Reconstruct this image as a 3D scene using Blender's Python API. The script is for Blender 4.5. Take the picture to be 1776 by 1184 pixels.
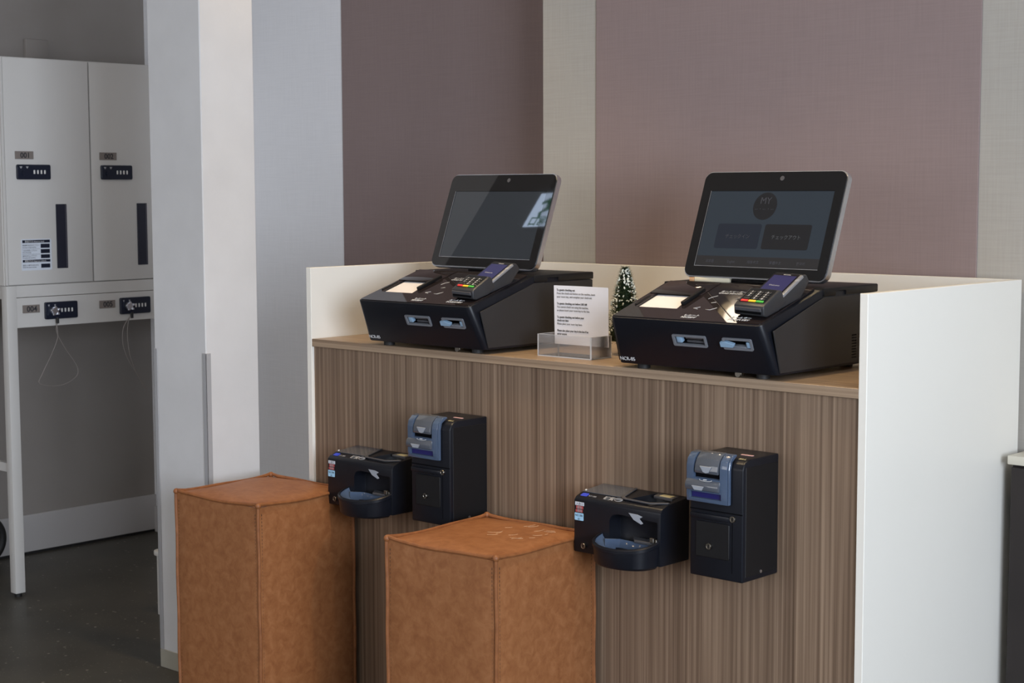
import bpy, bmesh, math, random
from mathutils import Matrix, Vector, Euler
random.seed(7)
S = 0.76            # layout units -> metres
ZF = 1.12           # counter top height above floor, layout units
C = bpy.context.scene.collection
for o in list(bpy.data.objects): bpy.data.objects.remove(o)
def V(x, y, z): return Vector((x*S, y*S, (z+ZF)*S))

# ------------------------------------------------------------------ camera
cam = bpy.data.cameras.new('camera'); camo = bpy.data.objects.new('camera', cam); C.objects.link(camo)
cam.sensor_width = 36; cam.lens = 2869.6*36/1776; cam.clip_start = .05
yaw, pit, rol = 0.7507038611500296, 0.09250430495005761, -0.003426431097876305
camo.location = V(3.9923172, -3.3376229, 0.4670645)
_f = Vector((-math.sin(yaw)*math.cos(pit), math.cos(yaw)*math.cos(pit), -math.sin(pit)))
_r = Vector((math.cos(yaw), math.sin(yaw), 0)); _u = _r.cross(_f)
_r2 = _r*math.cos(rol)+_u*math.sin(rol); _u2 = _u*math.cos(rol)-_r*math.sin(rol)
camo.rotation_euler = Matrix((_r2, _u2, -_f)).transposed().to_euler()
cam.dof.use_dof = True; cam.dof.focus_distance = 4.5*S; cam.dof.aperture_fstop = 14.0
bpy.context.scene.camera = camo
# ------------------------------------------------------------------ light
sc = bpy.context.scene
sc.view_settings.view_transform = 'Standard'; sc.view_settings.look = 'None'
sc.view_settings.gamma = 1; sc.view_settings.use_curve_mapping = False
sc.view_settings.exposure = -0.07
w = bpy.data.worlds.new('world'); sc.world = w; w.use_nodes = True
wb = w.node_tree.nodes['Background']; wb.inputs[0].default_value = (.62, .74, 1, 1); wb.inputs[1].default_value = 1.2
def area(name, loc, rot, sx, sy, power, col, spread=math.pi):
    l = bpy.data.lights.new(name, 'AREA'); l.shape = 'RECTANGLE'; l.size = sx*S; l.size_y = sy*S
    l.energy = power; l.color = col; l.spread = spread
    o = bpy.data.objects.new(name, l); C.objects.link(o); o.location = V(*loc); o.rotation_euler = rot
    return o
# daylight through the right window, then fill from an added front window
area('window_and_fill_light', (6.42, -3.25, .75), (0, math.pi/2, 0), 2.1, 2.7, 224, (.80, .88, 1.0))
area('window_and_fill_light', (-.5, -6.9, .75), (math.pi/2, 0, 0), 3.4, 2.1, 33, (1, .93, .84))  # unseen front source, added to brighten the back wall
LAMPS = [(.06, .12), (.70, -.20), (1.55, -.20), (2.6, -.42), (.6, -2.2)]
LAMPP = [24, 40, 52, 7, 4]
for i, (x, y) in enumerate(LAMPS):
    l = bpy.data.lights.new('downlight_beam', 'SPOT'); l.energy = LAMPP[i]; l.color = (1, .73, .40)
    l.spot_size = math.radians(80); l.spot_blend = .8; l.shadow_soft_size = .045
    o = bpy.data.objects.new('downlight_beam', l); C.objects.link(o); o.location = V(x, y, 2.07)

# ------------------------------------------------------------------ materials
def mat(name, col, rough=.5, metal=0, spec=.5, coat=0, emit=None, es=0, trans=0, ior=1.45, alpha=1):
    m = bpy.data.materials.new(name); m.use_nodes = True
    b = m.node_tree.nodes['Principled BSDF']
    b.inputs['Base Color'].default_value = (*col, 1); b.inputs['Roughness'].default_value = rough
    b.inputs['Metallic'].default_value = metal; b.inputs['Specular IOR Level'].default_value = spec
    b.inputs['Coat Weight'].default_value = coat; b.inputs['Coat Roughness'].default_value = .05
    b.inputs['Transmission Weight'].default_value = trans; b.inputs['IOR'].default_value = ior
    b.inputs['Alpha'].default_value = alpha
    if emit: b.inputs['Emission Color'].default_value = (*emit, 1); b.inputs['Emission Strength'].default_value = es
    return m
def noise_mat(name, stops, scale=(1, 1, 1), nscale=5, detail=4, rough=.5, bump=0, bscale=None, dist=0, spec=.5, rough2=.5, bdist=.002):
    m = mat(name, stops[0][1], rough, spec=spec); nt = m.node_tree; b = nt.nodes['Principled BSDF']
    tc = nt.nodes.new('ShaderNodeTexCoord'); mp = nt.nodes.new('ShaderNodeMapping'); mp.inputs['Scale'].default_value = scale
    nt.links.new(tc.outputs['Object'], mp.inputs['Vector'])
    n = nt.nodes.new('ShaderNodeTexNoise'); n.inputs['Scale'].default_value = nscale; n.inputs['Detail'].default_value = detail
    n.inputs['Roughness'].default_value = rough2; n.inputs['Distortion'].default_value = dist
    nt.links.new(mp.outputs[0], n.inputs['Vector'])
    r = nt.nodes.new('ShaderNodeValToRGB'); e = r.color_ramp.elements
    e[0].position = stops[0][0]; e[0].color = (*stops[0][1], 1); e[1].position = stops[-1][0]; e[1].color = (*stops[-1][1], 1)
    for p, c_ in stops[1:-1]:
        q = e.new(p); q.color = (*c_, 1)
    nt.links.new(n.outputs[0], r.inputs[0]); nt.links.new(r.outputs[0], b.inputs['Base Color'])
    if bump:
        n2 = n
        if bscale:
            n2 = nt.nodes.new('ShaderNodeTexNoise'); n2.inputs['Scale'].default_value = bscale; n2.inputs['Detail'].default_value = 3
            nt.links.new(mp.outputs[0], n2.inputs['Vector'])
        bp = nt.nodes.new('ShaderNodeBump'); bp.inputs['Strength'].default_value = bump; bp.inputs['Distance'].default_value = bdist
        nt.links.new(n2.outputs[0], bp.inputs['Height']); nt.links.new(bp.outputs[0], b.inputs['Normal'])
    return m
def weave_mat(name, c1, c2, sc_=1.0, rough=.9, bump=.25):
    # woven vinyl wall covering: fine vertical and horizontal threads
    m = mat(name, c1, rough, spec=.25); nt = m.node_tree; b = nt.nodes['Principled BSDF']
    tc = nt.nodes.new('ShaderNodeTexCoord'); L = []
    for scl in ((260*sc_, 260*sc_, 9*sc_), (9*sc_, 9*sc_, 260*sc_)):
        mp = nt.nodes.new('ShaderNodeMapping'); mp.inputs['Scale'].default_value = scl
        n = nt.nodes.new('ShaderNodeTexNoise'); n.inputs['Scale'].default_value = 1; n.inputs['Detail'].default_value = 3
        nt.links.new(tc.outputs['Object'], mp.inputs[0]); nt.links.new(mp.outputs[0], n.inputs['Vector']); L.append(n)
    ad = nt.nodes.new('ShaderNodeMath'); ad.operation = 'ADD'
    nt.links.new(L[0].outputs[0], ad.inputs[0]); nt.links.new(L[1].outputs[0], ad.inputs[1])
    r = nt.nodes.new('ShaderNodeMapRange'); r.inputs['From Min'].default_value = .75; r.inputs['From Max'].default_value = 1.25
    nt.links.new(ad.outputs[0], r.inputs['Value'])
    mx = nt.nodes.new('ShaderNodeMix'); mx.data_type = 'RGBA'
    mx.inputs[6].default_value = (*c1, 1); mx.inputs[7].default_value = (*c2, 1)
    nt.links.new(r.outputs[0], mx.inputs[0]); nt.links.new(mx.outputs[2], b.inputs['Base Color'])
    bp = nt.nodes.new('ShaderNodeBump'); bp.inputs['Strength'].default_value = bump; bp.inputs['Distance'].default_value = .0008
    nt.links.new(ad.outputs[0], bp.inputs['Height']); nt.links.new(bp.outputs[0], b.inputs['Normal'])
    return m
def wood_mat(name, axis, dark, mid, light, rough=.42):
    m = mat(name, mid, rough, spec=.35); nt = m.node_tree; b = nt.nodes['Principled BSDF']
    tc = nt.nodes.new('ShaderNodeTexCoord')
    def layer(fine, long_, dist, det=4):
        mp = nt.nodes.new('ShaderNodeMapping')
        mp.inputs['Scale'].default_value = (fine, fine, long_) if axis == 'z' else (long_, fine, fine)
        n = nt.nodes.new('ShaderNodeTexNoise'); n.inputs['Scale'].default_value = 1; n.inputs['Detail'].default_value = det
        n.inputs['Distortion'].default_value = dist
        nt.links.new(tc.outputs['Object'], mp.inputs[0]); nt.links.new(mp.outputs[0], n.inputs['Vector'])
        return n
    a = layer(150, .9, .25); c_ = layer(19, .45, .8, 3); d = layer(320, 4, 0, 2)
    m1 = nt.nodes.new('ShaderNodeMath'); m1.operation = 'MULTIPLY'; m1.inputs[1].default_value = .63
    m2 = nt.nodes.new('ShaderNodeMath'); m2.operation = 'MULTIPLY_ADD'; m2.inputs[1].default_value = .27
    m3 = nt.nodes.new('ShaderNodeMath'); m3.operation = 'MULTIPLY_ADD'; m3.inputs[1].default_value = .12
    nt.links.new(a.outputs[0], m1.inputs[0]); nt.links.new(c_.outputs[0], m2.inputs[0]); nt.links.new(m1.outputs[0], m2.inputs[2])
    nt.links.new(d.outputs[0], m3.inputs[0]); nt.links.new(m2.outputs[0], m3.inputs[2])
    r = nt.nodes.new('ShaderNodeValToRGB'); e = r.color_ramp.elements
    e[0].position = .35; e[0].color = (*dark, 1); e[1].position = .67; e[1].color = (*light, 1)
    q = e.new(.5); q.color = (*mid, 1)
    nt.links.new(m3.outputs[0], r.inputs[0]); nt.links.new(r.outputs[0], b.inputs['Base Color'])
    bp = nt.nodes.new('ShaderNodeBump'); bp.inputs['Strength'].default_value = .12; bp.inputs['Distance'].default_value = .0006
    nt.links.new(m3.outputs[0], bp.inputs['Height']); nt.links.new(bp.outputs[0], b.inputs['Normal'])
    return m

M = {}
M['cream_wall'] = weave_mat('cream_woven_wallcovering', (.375, .35, .31), (.405, .38, .34), bump=.12)
M['lit_wall'] = weave_mat('lit_woven_wallcovering', (.80, .80, .82), (.84, .84, .86), bump=.12)  # paler than the bay covering: the back wall's extra light is put into this colour
M['mauve'] = weave_mat('mauve_woven_wallcovering', (.250, .190, .182), (.270, .206, .197), 1.0, bump=.12)
M['plaster'] = noise_mat('column_wallpaper', [(.3, (.59, .58, .575)), (.7, (.65, .64, .635))], nscale=6, detail=6, rough=.8, bump=.15, bscale=60)
M['grey_wall'] = noise_mat('grey_wall', [(.3, (.235, .21, .19)), (.7, (.27, .245, .225))], nscale=3, detail=5, rough=.8, bump=.1, bscale=80)
M['skirting'] = mat('grey_skirting', (.44, .42, .41), .5)
M['beige_skirting'] = mat('beige_skirting', (.36, .34, .28), .45)
M['ceiling'] = noise_mat('ceiling_board', [(.3, (.66, .64, .61)), (.7, (.7, .68, .65))], nscale=8, rough=.9)
M['white_board'] = noise_mat('white_melamine', [(.3, (.79, .765, .70)), (.7, (.81, .785, .72))], nscale=2, rough=.38, spec=.4)
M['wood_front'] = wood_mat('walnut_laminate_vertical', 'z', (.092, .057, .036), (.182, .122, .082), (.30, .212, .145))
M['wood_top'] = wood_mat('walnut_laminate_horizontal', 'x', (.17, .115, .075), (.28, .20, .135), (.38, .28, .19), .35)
M['leather'] = noise_mat('tan_leather', [(.3, (.225, .084, .030)), (.5, (.275, .110, .041)), (.7, (.32, .136, .055))], nscale=48, detail=7, rough=.5, bump=.2, bscale=420, dist=.5, rough2=.6, bdist=.0008, spec=.35)
M['piping'] = noise_mat('tan_piping', [(.3, (.20, .072, .024)), (.7, (.28, .105, .036))], nscale=60, rough=.5)
M['seam'] = noise_mat('tan_leather_seam', [(.3, (.23, .10, .05)), (.7, (.36, .17, .09))], nscale=60, rough=.55)
M['stitch'] = mat('brown_thread', (.10, .045, .025), .7)
M['gloss'] = mat('gloss_black_plastic', (.018, .014, .015), .03, spec=.5)
M['glass_black'] = mat('black_glass', (.008, .008, .009), .03, spec=.5)
M['satin'] = mat('satin_black_plastic', (.007, .008, .012), .34, spec=.30)
M['grey_side'] = mat('charcoal_side_plastic', (.023, .0225, .024), .42, spec=.45)
M['matte'] = mat('matte_black_plastic', (.008, .008, .009), .42, spec=.32)
M['dark'] = mat('dark_void', (.002, .002, .003), .8, spec=.1)
M['silver'] = mat('brushed_silver', (.68, .69, .73), .36, metal=1)
M['nickel'] = mat('nickel', (.26, .24, .21), .3, metal=1)
M['slot_grey'] = mat('slot_grey_plastic', (.16, .17, .19), .38)
M['slot_blue'] = mat('slot_blue_plastic', (.25, .38, .52), .35)
M['bill_blue'] = mat('blue_translucent_plastic', (.065, .095, .155), .12, spec=.6, coat=.4)
M['bill_grey'] = mat('smoked_lid', (.075, .085, .105), .08, spec=.6, coat=.3)
M['navy'] = mat('navy_slot', (.012, .010, .10), .3)
M['pewter'] = mat('pewter_plastic', (.07, .07, .078), .35)
M['hopper'] = mat('hopper_grey', (.12, .115, .115), .3)
M['arrow'] = mat('pale_grey_arrow', (.30, .32, .36), .5)
M['ink_white'] = mat('white_print', (.62, .62, .62), .6)
M['ink_dim'] = mat('grey_print', (.32, .32, .33), .6)
M['ink_black'] = mat('black_print', (.03, .03, .035), .7)
M['paper'] = mat('paper', (.74, .72, .74), .8, spec=.2)
M['sticker'] = mat('white_sticker', (.62, .66, .72), .5)
M['sticker_red'] = mat('red_print', (.42, .07, .07), .5)
M['sticker_blue'] = mat('pale_blue_sticker', (.34, .58, .78), .5)
M['brand_blue'] = mat('blue_badge', (.03, .06, .55), .4)
M['yellow_label'] = mat('cream_label', (.52, .46, .28), .5)
M['pink_label'] = mat('pink_label', (.75, .45, .42), .5)
M['gold_label'] = mat('gold_print', (.42, .36, .2), .45)
M['key_red'] = mat('red_key', (.65, .04, .04), .4, emit=(1, .05, .03), es=.12)
M['key_yellow'] = mat('yellow_key', (.75, .50, .03), .4, emit=(1, .6, .03), es=.12)
M['key_green'] = mat('green_key', (.07, .40, .06), .4, emit=(.1, .8, .1), es=.08)
M['key'] = mat('black_key', (.03, .03, .03), .35)
M['term'] = mat('graphite_plastic', (.028, .029, .033), .34)
M['term_grey'] = mat('grey_trim', (.22, .22, .23), .3)
M['lcd'] = mat('violet_display', (.01, .01, .02), .12, emit=(.12, .11, .42), es=.22)
M['screen_blank'] = mat('dim_display', (.008, .009, .011), .02, spec=.6, emit=(.16, .19, .23), es=.12)
M['screen_ui'] = mat('dim_menu_display', (.008, .009, .011), .02, spec=.6, emit=(.12, .17, .23), es=.17)
M['ui_dark'] = mat('menu_button_dark', (.006, .006, .007), .08, emit=(.10, .10, .11), es=.11)
M['ui_mid'] = mat('menu_button_blue', (.006, .006, .008), .08, emit=(.09, .12, .18), es=.15)
M['ui_bar'] = mat('menu_bar', (.006, .006, .007), .08, emit=(.15, .14, .14), es=.15)
M['ui_text'] = mat('menu_text', (.01, .01, .01), .3, emit=(.4, .42, .45), es=.17)
M['ui_faint'] = mat('menu_text_faint', (.01, .01, .01), .3, emit=(.22, .22, .27), es=.19)
def clear_mat(name, white, gl):
    m = bpy.data.materials.new(name); m.use_nodes = True; nt = m.node_tree; nt.nodes.clear()
    out = nt.nodes.new('ShaderNodeOutputMaterial'); tr = nt.nodes.new('ShaderNodeBsdfTransparent'); di = nt.nodes.new('ShaderNodeBsdfDiffuse'); g = nt.nodes.new('ShaderNodeBsdfGlossy')
    di.inputs[0].default_value = (.85, .86, .88, 1); g.inputs['Roughness'].default_value = .04; tr.inputs[0].default_value = (.97, .97, .98, 1)
    a = nt.nodes.new('ShaderNodeMixShader'); a.inputs[0].default_value = white; b_ = nt.nodes.new('ShaderNodeMixShader'); fr_ = nt.nodes.new('ShaderNodeFresnel'); fr_.inputs[0].default_value = gl
    nt.links.new(tr.outputs[0], a.inputs[1]); nt.links.new(di.outputs[0], a.inputs[2]); nt.links.new(fr_.outputs[0], b_.inputs[0])
    nt.links.new(a.outputs[0], b_.inputs[1]); nt.links.new(g.outputs[0], b_.inputs[2]); nt.links.new(b_.outputs[0], out.inputs[0]); return m
M['acrylic'] = clear_mat('clear_acrylic', .07, 1.3)
M['acrylic_edge'] = clear_mat('polished_acrylic_edge', .55, 1.4)
M['white_metal'] = noise_mat('powder_coated_steel', [(.3, (.56, .54, .51)), (.7, (.60, .58, .55))], nscale=2, rough=.42, spec=.4)
M['seam_dark'] = mat('door_gap', (.08, .075, .07), .8)
M['tag'] = mat('engraved_tag', (.20, .17, .15), .5)
M['smoke'] = mat('smoked_window', (.02, .022, .035), .25)
M['smoke_edge'] = mat('smoked_window_bevel', (.06, .06, .075), .3)
M['lock'] = mat('lock_black', (.010, .014, .028), .32)
M['wire'] = mat('steel_cable', (.26, .23, .21), .5, metal=.2)
M['guard'] = mat('grey_corner_guard', (.36, .355, .36), .45)
M['needle'] = noise_mat('fir_needles', [(.3, (.008, .020, .005)), (.7, (.025, .05, .012))], nscale=60, rough=.7)
M['snow'] = mat('snow_flock', (.72, .74, .66), .9)
M['trunk'] = mat('tree_base_wood', (.12, .06, .03), .7)
M['rubber'] = mat('black_rubber', (.012, .011, .011), .6)
M['white_plastic'] = mat('white_plastic', (.66, .65, .62), .4)
M['dark_wood'] = noise_mat('dark_cabinet', [(.3, (.016, .012, .011)), (.7, (.026, .02, .018))], nscale=4, rough=.6)
M['cream_top'] = mat('cream_tabletop', (.66, .62, .52), .4)
M['lamp'] = mat('lamp_glow', (.9, .8, .7), .5, emit=(1, .84, .68), es=48)
M['exit_white'] = mat('exit_sign_face', (.7, .75, .8), .5, emit=(.62, .76, 1.0), es=8)
M['exit_green'] = mat('exit_sign_green', (.0, .25, .06), .5, emit=(.02, .30, .10), es=1.6)
M['frame'] = mat('window_frame', (.12, .12, .12), .4)
M['pane'] = mat('window_glass', (1, 1, 1), 0, trans=1, ior=1.0)
M['orange_clip'] = mat('tan_clip', (.55, .33, .18), .6)
M['cream_card'] = mat('cream_card', (.72, .66, .50), .6)
# terrazzo-like vinyl floor
def floor_mat():
    m = mat('speckled_vinyl_floor', (.04, .038, .032), .42); nt = m.node_tree; b = nt.nodes['Principled BSDF']
    tc = nt.nodes.new('ShaderNodeTexCoord')
    v = nt.nodes.new('ShaderNodeTexVoronoi'); v.inputs['Scale'].default_value = 26
    n = nt.nodes.new('ShaderNodeTexNoise'); n.inputs['Scale'].default_value = 4; n.inputs['Detail'].default_value = 6
    v2 = nt.nodes.new('ShaderNodeTexVoronoi'); v2.inputs['Scale'].default_value = 75
    for q in (v, n, v2): nt.links.new(tc.outputs['Object'], q.inputs['Vector'])
    r1 = nt.nodes.new('ShaderNodeValToRGB'); r1.color_ramp.elements[0].position = .3; r1.color_ramp.elements[0].color = (.048, .044, .034, 1)
    r1.color_ramp.elements[1].position = .7; r1.color_ramp.elements[1].color = (.078, .072, .056, 1); nt.links.new(n.outputs[0], r1.inputs[0])
    cur = r1.outputs[0]
    for vv, th, col in ((v, .10, (.26, .24, .20, 1)), (v2, .13, (.16, .15, .12, 1))):
        lt = nt.nodes.new('ShaderNodeMath'); lt.operation = 'LESS_THAN'; lt.inputs[1].default_value = th
        nt.links.new(vv.outputs['Distance'], lt.inputs[0])
        mx = nt.nodes.new('ShaderNodeMix'); mx.data_type = 'RGBA'; nt.links.new(lt.outputs[0], mx.inputs[0])
        nt.links.new(cur, mx.inputs[6]); mx.inputs[7].default_value = col; cur = mx.outputs[2]
    nt.links.new(cur, b.inputs['Base Color']); return m
M['floor'] = floor_mat()

# ------------------------------------------------------------------ mesh helpers (layout units, scaled on linking)
def bx(bm, x0, x1, y0, y1, z0, z1, bev=0, seg=2, mi=0):
    t = bmesh.new(); r = bmesh.ops.create_cube(t, size=1)
    for v in t.verts: v.co = Vector(((x0+x1)/2+v.co.x*(x1-x0), (y0+y1)/2+v.co.y*(y1-y0), (z0+z1)/2+v.co.z*(z1-z0)))
    if bev: bmesh.ops.bevel(t, geom=t.edges[:], offset=bev, segments=seg, affect='EDGES', profile=.5)
    return merge(bm, t, mi)
def merge(bm, t, mi=0, mx=None):
    vs = {}
    for v in t.verts: vs[v.index if False else v] = bm.verts.new(mx @ v.co if mx else v.co)
    for f in t.faces:
        try:
            g = bm.faces.new([vs[v] for v in f.verts]); g.material_index = mi; g.smooth = f.smooth
        except ValueError: pass
    t.free(); return bm
def prism(bm, pts, axis, a0, a1, bev=0, seg=2, mi=0):
    # pts 2D: axis x -> (y,z), y -> (x,z), z -> (x,y)
    t = bmesh.new()
    def mk3(p, a): return {'x': (a, p[0], p[1]), 'y': (p[0], a, p[1]), 'z': (p[0], p[1], a)}[axis]
    A = [t.verts.new(mk3(p, a0)) for p in pts]; B = [t.verts.new(mk3(p, a1)) for p in pts]; n = len(pts)
    t.faces.new(A); t.faces.new(B[::-1])
    for i in range(n): t.faces.new((A[i], B[i], B[(i+1) % n], A[(i+1) % n]))
    bmesh.ops.recalc_face_normals(t, faces=t.faces[:])
    if bev: bmesh.ops.bevel(t, geom=t.edges[:], offset=bev, segments=seg, affect='EDGES', profile=.5)
    return merge(bm, t, mi)
def cyl(bm, c, r, h, axis='z', seg=32, r2=None, mi=0, bev=0):
    t = bmesh.new(); bmesh.ops.create_cone(t, cap_ends=True, segments=seg, radius1=r, radius2=r if r2 is None else r2, depth=h)
    if bev: bmesh.ops.bevel(t, geom=[e for e in t.edges if len(e.link_faces) == 2 and any(len(f.verts) > 4 for f in e.link_faces)], offset=bev, segments=2, affect='EDGES')
    R = {'z': Matrix(), 'y': Matrix.Rotation(-math.pi/2, 4, 'X'), 'x': Matrix.Rotation(math.pi/2, 4, 'Y')}[axis]
    for f in t.faces: f.smooth = len(f.verts) == 4
    return merge(bm, t, mi, Matrix.Translation(c) @ R)
def torus(bm, c, R, r, axis='z', seg=48, rs=12, mi=0):
    t = bmesh.new(); g = []
    for i in range(seg):
        a = 2*math.pi*i/seg; row = []
        for j in range(rs):
            b = 2*math.pi*j/rs; q = R+r*math.cos(b); row.append(t.verts.new((q*math.cos(a), q*math.sin(a), r*math.sin(b))))
        g.append(row)
    for i in range(seg):
        for j in range(rs):
            f = t.faces.new((g[i][j], g[(i+1) % seg][j], g[(i+1) % seg][(j+1) % rs], g[i][(j+1) % rs])); f.smooth = True
    Rm = {'z': Matrix(), 'y': Matrix.Rotation(-math.pi/2, 4, 'X'), 'x': Matrix.Rotation(math.pi/2, 4, 'Y')}[axis]
    return merge(bm, t, mi, Matrix.Translation(c) @ Rm)
def tube(bm, pts, r, seg=8, mi=0, closed=False):
    pts = [Vector(p) for p in pts]; t = bmesh.new(); rings = []; n = len(pts); up = None
    for i, p in enumerate(pts):
        if closed: d = (pts[(i+1) % n]-pts[i-1]).normalized()
        else: d = (pts[min(i+1, n-1)]-pts[max(i-1, 0)]).normalized()
        if up is None:
            up = Vector((0, 0, 1)) if abs(d.z) < .9 else Vector((1, 0, 0))
        a = d.cross(up).normalized(); up = a.cross(d).normalized()
        rings.append([t.verts.new(p+r*(math.cos(2*math.pi*k/seg)*a+math.sin(2*math.pi*k/seg)*up)) for k in range(seg)])
    for i in range(n if closed else n-1):
        A, B = rings[i], rings[(i+1) % n]
        for k in range(seg):
            f = t.faces.new((A[k], A[(k+1) % seg], B[(k+1) % seg], B[k])); f.smooth = True
    if not closed: t.faces.new(rings[0][::-1]); t.faces.new(rings[-1])
    return merge(bm, t, mi)
def spline(P, n=10):
    P = [Vector(p) for p in P]; out = []
    Q = [P[0]*2-P[1]]+P+[P[-1]*2-P[-2]]
    for i in range(1, len(Q)-2):
        for k in range(n):
            t = k/n; a, b, c, d = Q[i-1:i+3]
            out.append(.5*((2*b)+(c-a)*t+(2*a-5*b+4*c-d)*t*t+(3*b-a-3*c+d)*t**3))
    return out+[P[-1]]
def rrect(x0, x1, y0, y1, r, n=6):
    o = []
    for cx, cy, a0 in ((x1-r, y1-r, 0), (x0+r, y1-r, 90), (x0+r, y0+r, 180), (x1-r, y0+r, 270)):
        for k in range(n+1):
            a = math.radians(a0+90*k/n); o.append((cx+r*math.cos(a), cy+r*math.sin(a)))
    return o
def smooth_by(me, ang=35):
    bm = bmesh.new(); bm.from_mesh(me)
    for f in bm.faces: f.smooth = True
    for e in bm.edges:
        if len(e.link_faces) != 2 or e.calc_face_angle(3.2) > math.radians(ang): e.smooth = False
    bm.to_mesh(me); bm.free()
def obj(name, bm, mats, parent=None, origin=(0, 0, 0), loc=None, rot=None, sm=True):
    """link bm as one mesh; for a top-level mesh origin is its world base point, for a child loc/rot are local"""
    if not isinstance(bm, bpy.types.Mesh):
        me = bpy.data.meshes.new(name); bmesh.ops.recalc_face_normals(bm, faces=bm.faces[:])
        bm.to_mesh(me); bm.free()
    else: me = bm
    o0 = Vector(origin)
    me.transform(Matrix.Scale(S, 4) @ Matrix.Translation(-o0))
    if sm: smooth_by(me)
    for m_ in (mats if isinstance(mats, (list, tuple)) else [mats]): me.materials.append(M[m_])
    o = bpy.data.objects.new(name, me); C.objects.link(o)
    if parent is not None:
        o.parent = parent
        if loc: o.location = Vector(loc)*S
        else: o.location = o0*S
    else: o.location = V(*o0)
    if rot: o.rotation_euler = rot
    return o
def tag(o, label, cat, group=None):
    o['label'] = label; o['category'] = cat
    if group: o['group'] = group
    return o
def thing(name, label, cat, loc, rz=0, group=None, rot=None):
    o = bpy.data.objects.new(name, None); C.objects.link(o); o.location = V(*loc)
    o.rotation_euler = rot if rot else (0, 0, rz); o.empty_display_size = .05
    return tag(o, label, cat, group)
def struct(name, bm, m, parent=None, origin=(0, 0, 0), sm=False):
    o = obj(name, bm, m, parent, origin, sm=sm)
    if parent is None: o['kind'] = 'structure'
    return o
def cut(bm, cutter):
    """bm minus cutter, returned as bmesh"""
    def tmp(b):
        me = bpy.data.meshes.new('t'); bmesh.ops.recalc_face_normals(b, faces=b.faces[:]); b.to_mesh(me); b.free()
        o = bpy.data.objects.new('t', me); C.objects.link(o); return o
    a, b = tmp(bm), tmp(cutter)
    md = a.modifiers.new('b', 'BOOLEAN'); md.operation = 'DIFFERENCE'; md.object = b; md.solver = 'EXACT'
    dg = bpy.context.evaluated_depsgraph_get(); me = bpy.data.meshes.new_from_object(a.evaluated_get(dg))
    r = bmesh.new(); r.from_mesh(me)
    for o in (a, b): bpy.data.objects.remove(o)
    return r
def text_bm(lines, size, mx=Matrix(), spacing=1.25, align='LEFT', bold=False, squash=1.0, thick=.0004):
    """lines of lettering as a thin mesh in the XY plane, then moved by mx; lines: str or (str, dy_lines)"""
    out = bmesh.new()
    for i, s in enumerate(lines):
        if not s: continue
        cu = bpy.data.curves.new('t', 'FONT'); cu.body = s; cu.size = size; cu.align_x = align; cu.resolution_u = 3
        cu.extrude = thick
        b = s.startswith('*')
        if b: cu.body = s[1:]
        if b or bold: cu.offset = size*.022
        o = bpy.data.objects.new('t', cu); C.objects.link(o)
        dg = bpy.context.evaluated_depsgraph_get(); dg.update()
        me = bpy.data.meshes.new_from_object(o.evaluated_get(dg))
        t = bmesh.new(); t.from_mesh(me); bpy.data.objects.remove(o)
        merge(out, t, 0, mx @ Matrix.Translation((0, -i*size*spacing, 0)) @ Matrix.Diagonal((squash, 1, 1, 1)))
    return out
def copy_tree(o, parent=None):
    c = o.copy(); C.objects.link(c); c.parent = parent
    for ch in list(o.children): copy_tree(ch, c)
    return c
PI = math.pi
# orientation helpers: text plane (x right, y up, normal z) -> faces
FRONT = Matrix.Rotation(PI/2, 4, 'X')                                   # normal -y
FACE_PX = Matrix.Rotation(PI/2, 4, 'Z') @ Matrix.Rotation(PI/2, 4, 'X')  # normal +x, x -> +y

# ================================================================== setting
HC = 2.1
fl = bmesh.new(); bx(fl, -2.6, 6.7, -7.2, 1.3, -ZF-.1, -ZF)
struct('floor', fl, 'floor', origin=(0, 0, -ZF))
ce = bmesh.new(); bx(ce, -2.6, 6.7, -7.2, 1.3, HC, HC+.12)
struct('ceiling', ce, 'ceiling', origin=(0, 0, HC))
b = bmesh.new(); bx(b, -2.6, -2.417, -7.2, 1.3, -ZF, HC); struct('wall_left', b, 'grey_wall', origin=(-2.5, 0, -ZF))
YD = 1.09; YN = .79
b = bmesh.new(); bx(b, -2.417, 6.7, YD, YD+.15, -ZF, HC); struct('wall_back', b, 'lit_wall', origin=(0, YD, -ZF))
b = bmesh.new(); bx(b, -1.058, .62, YD-.006, YD, -ZF+.12, HC, .002); struct('trim_1', b, 'mauve', origin=(-.4, YD, 0))
b = bmesh.new(); bx(b, .287, 6.6, YN, YD-.001, -ZF, HC); struct('wall_back_bay', b, 'cream_wall', origin=(2, YN, -ZF))
b = bmesh.new(); bx(b, .52, 1.862, YN-.006, YN, -ZF+.12, HC, .002); struct('trim_2', b, 'mauve', origin=(1.2, YN, 0))
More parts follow.
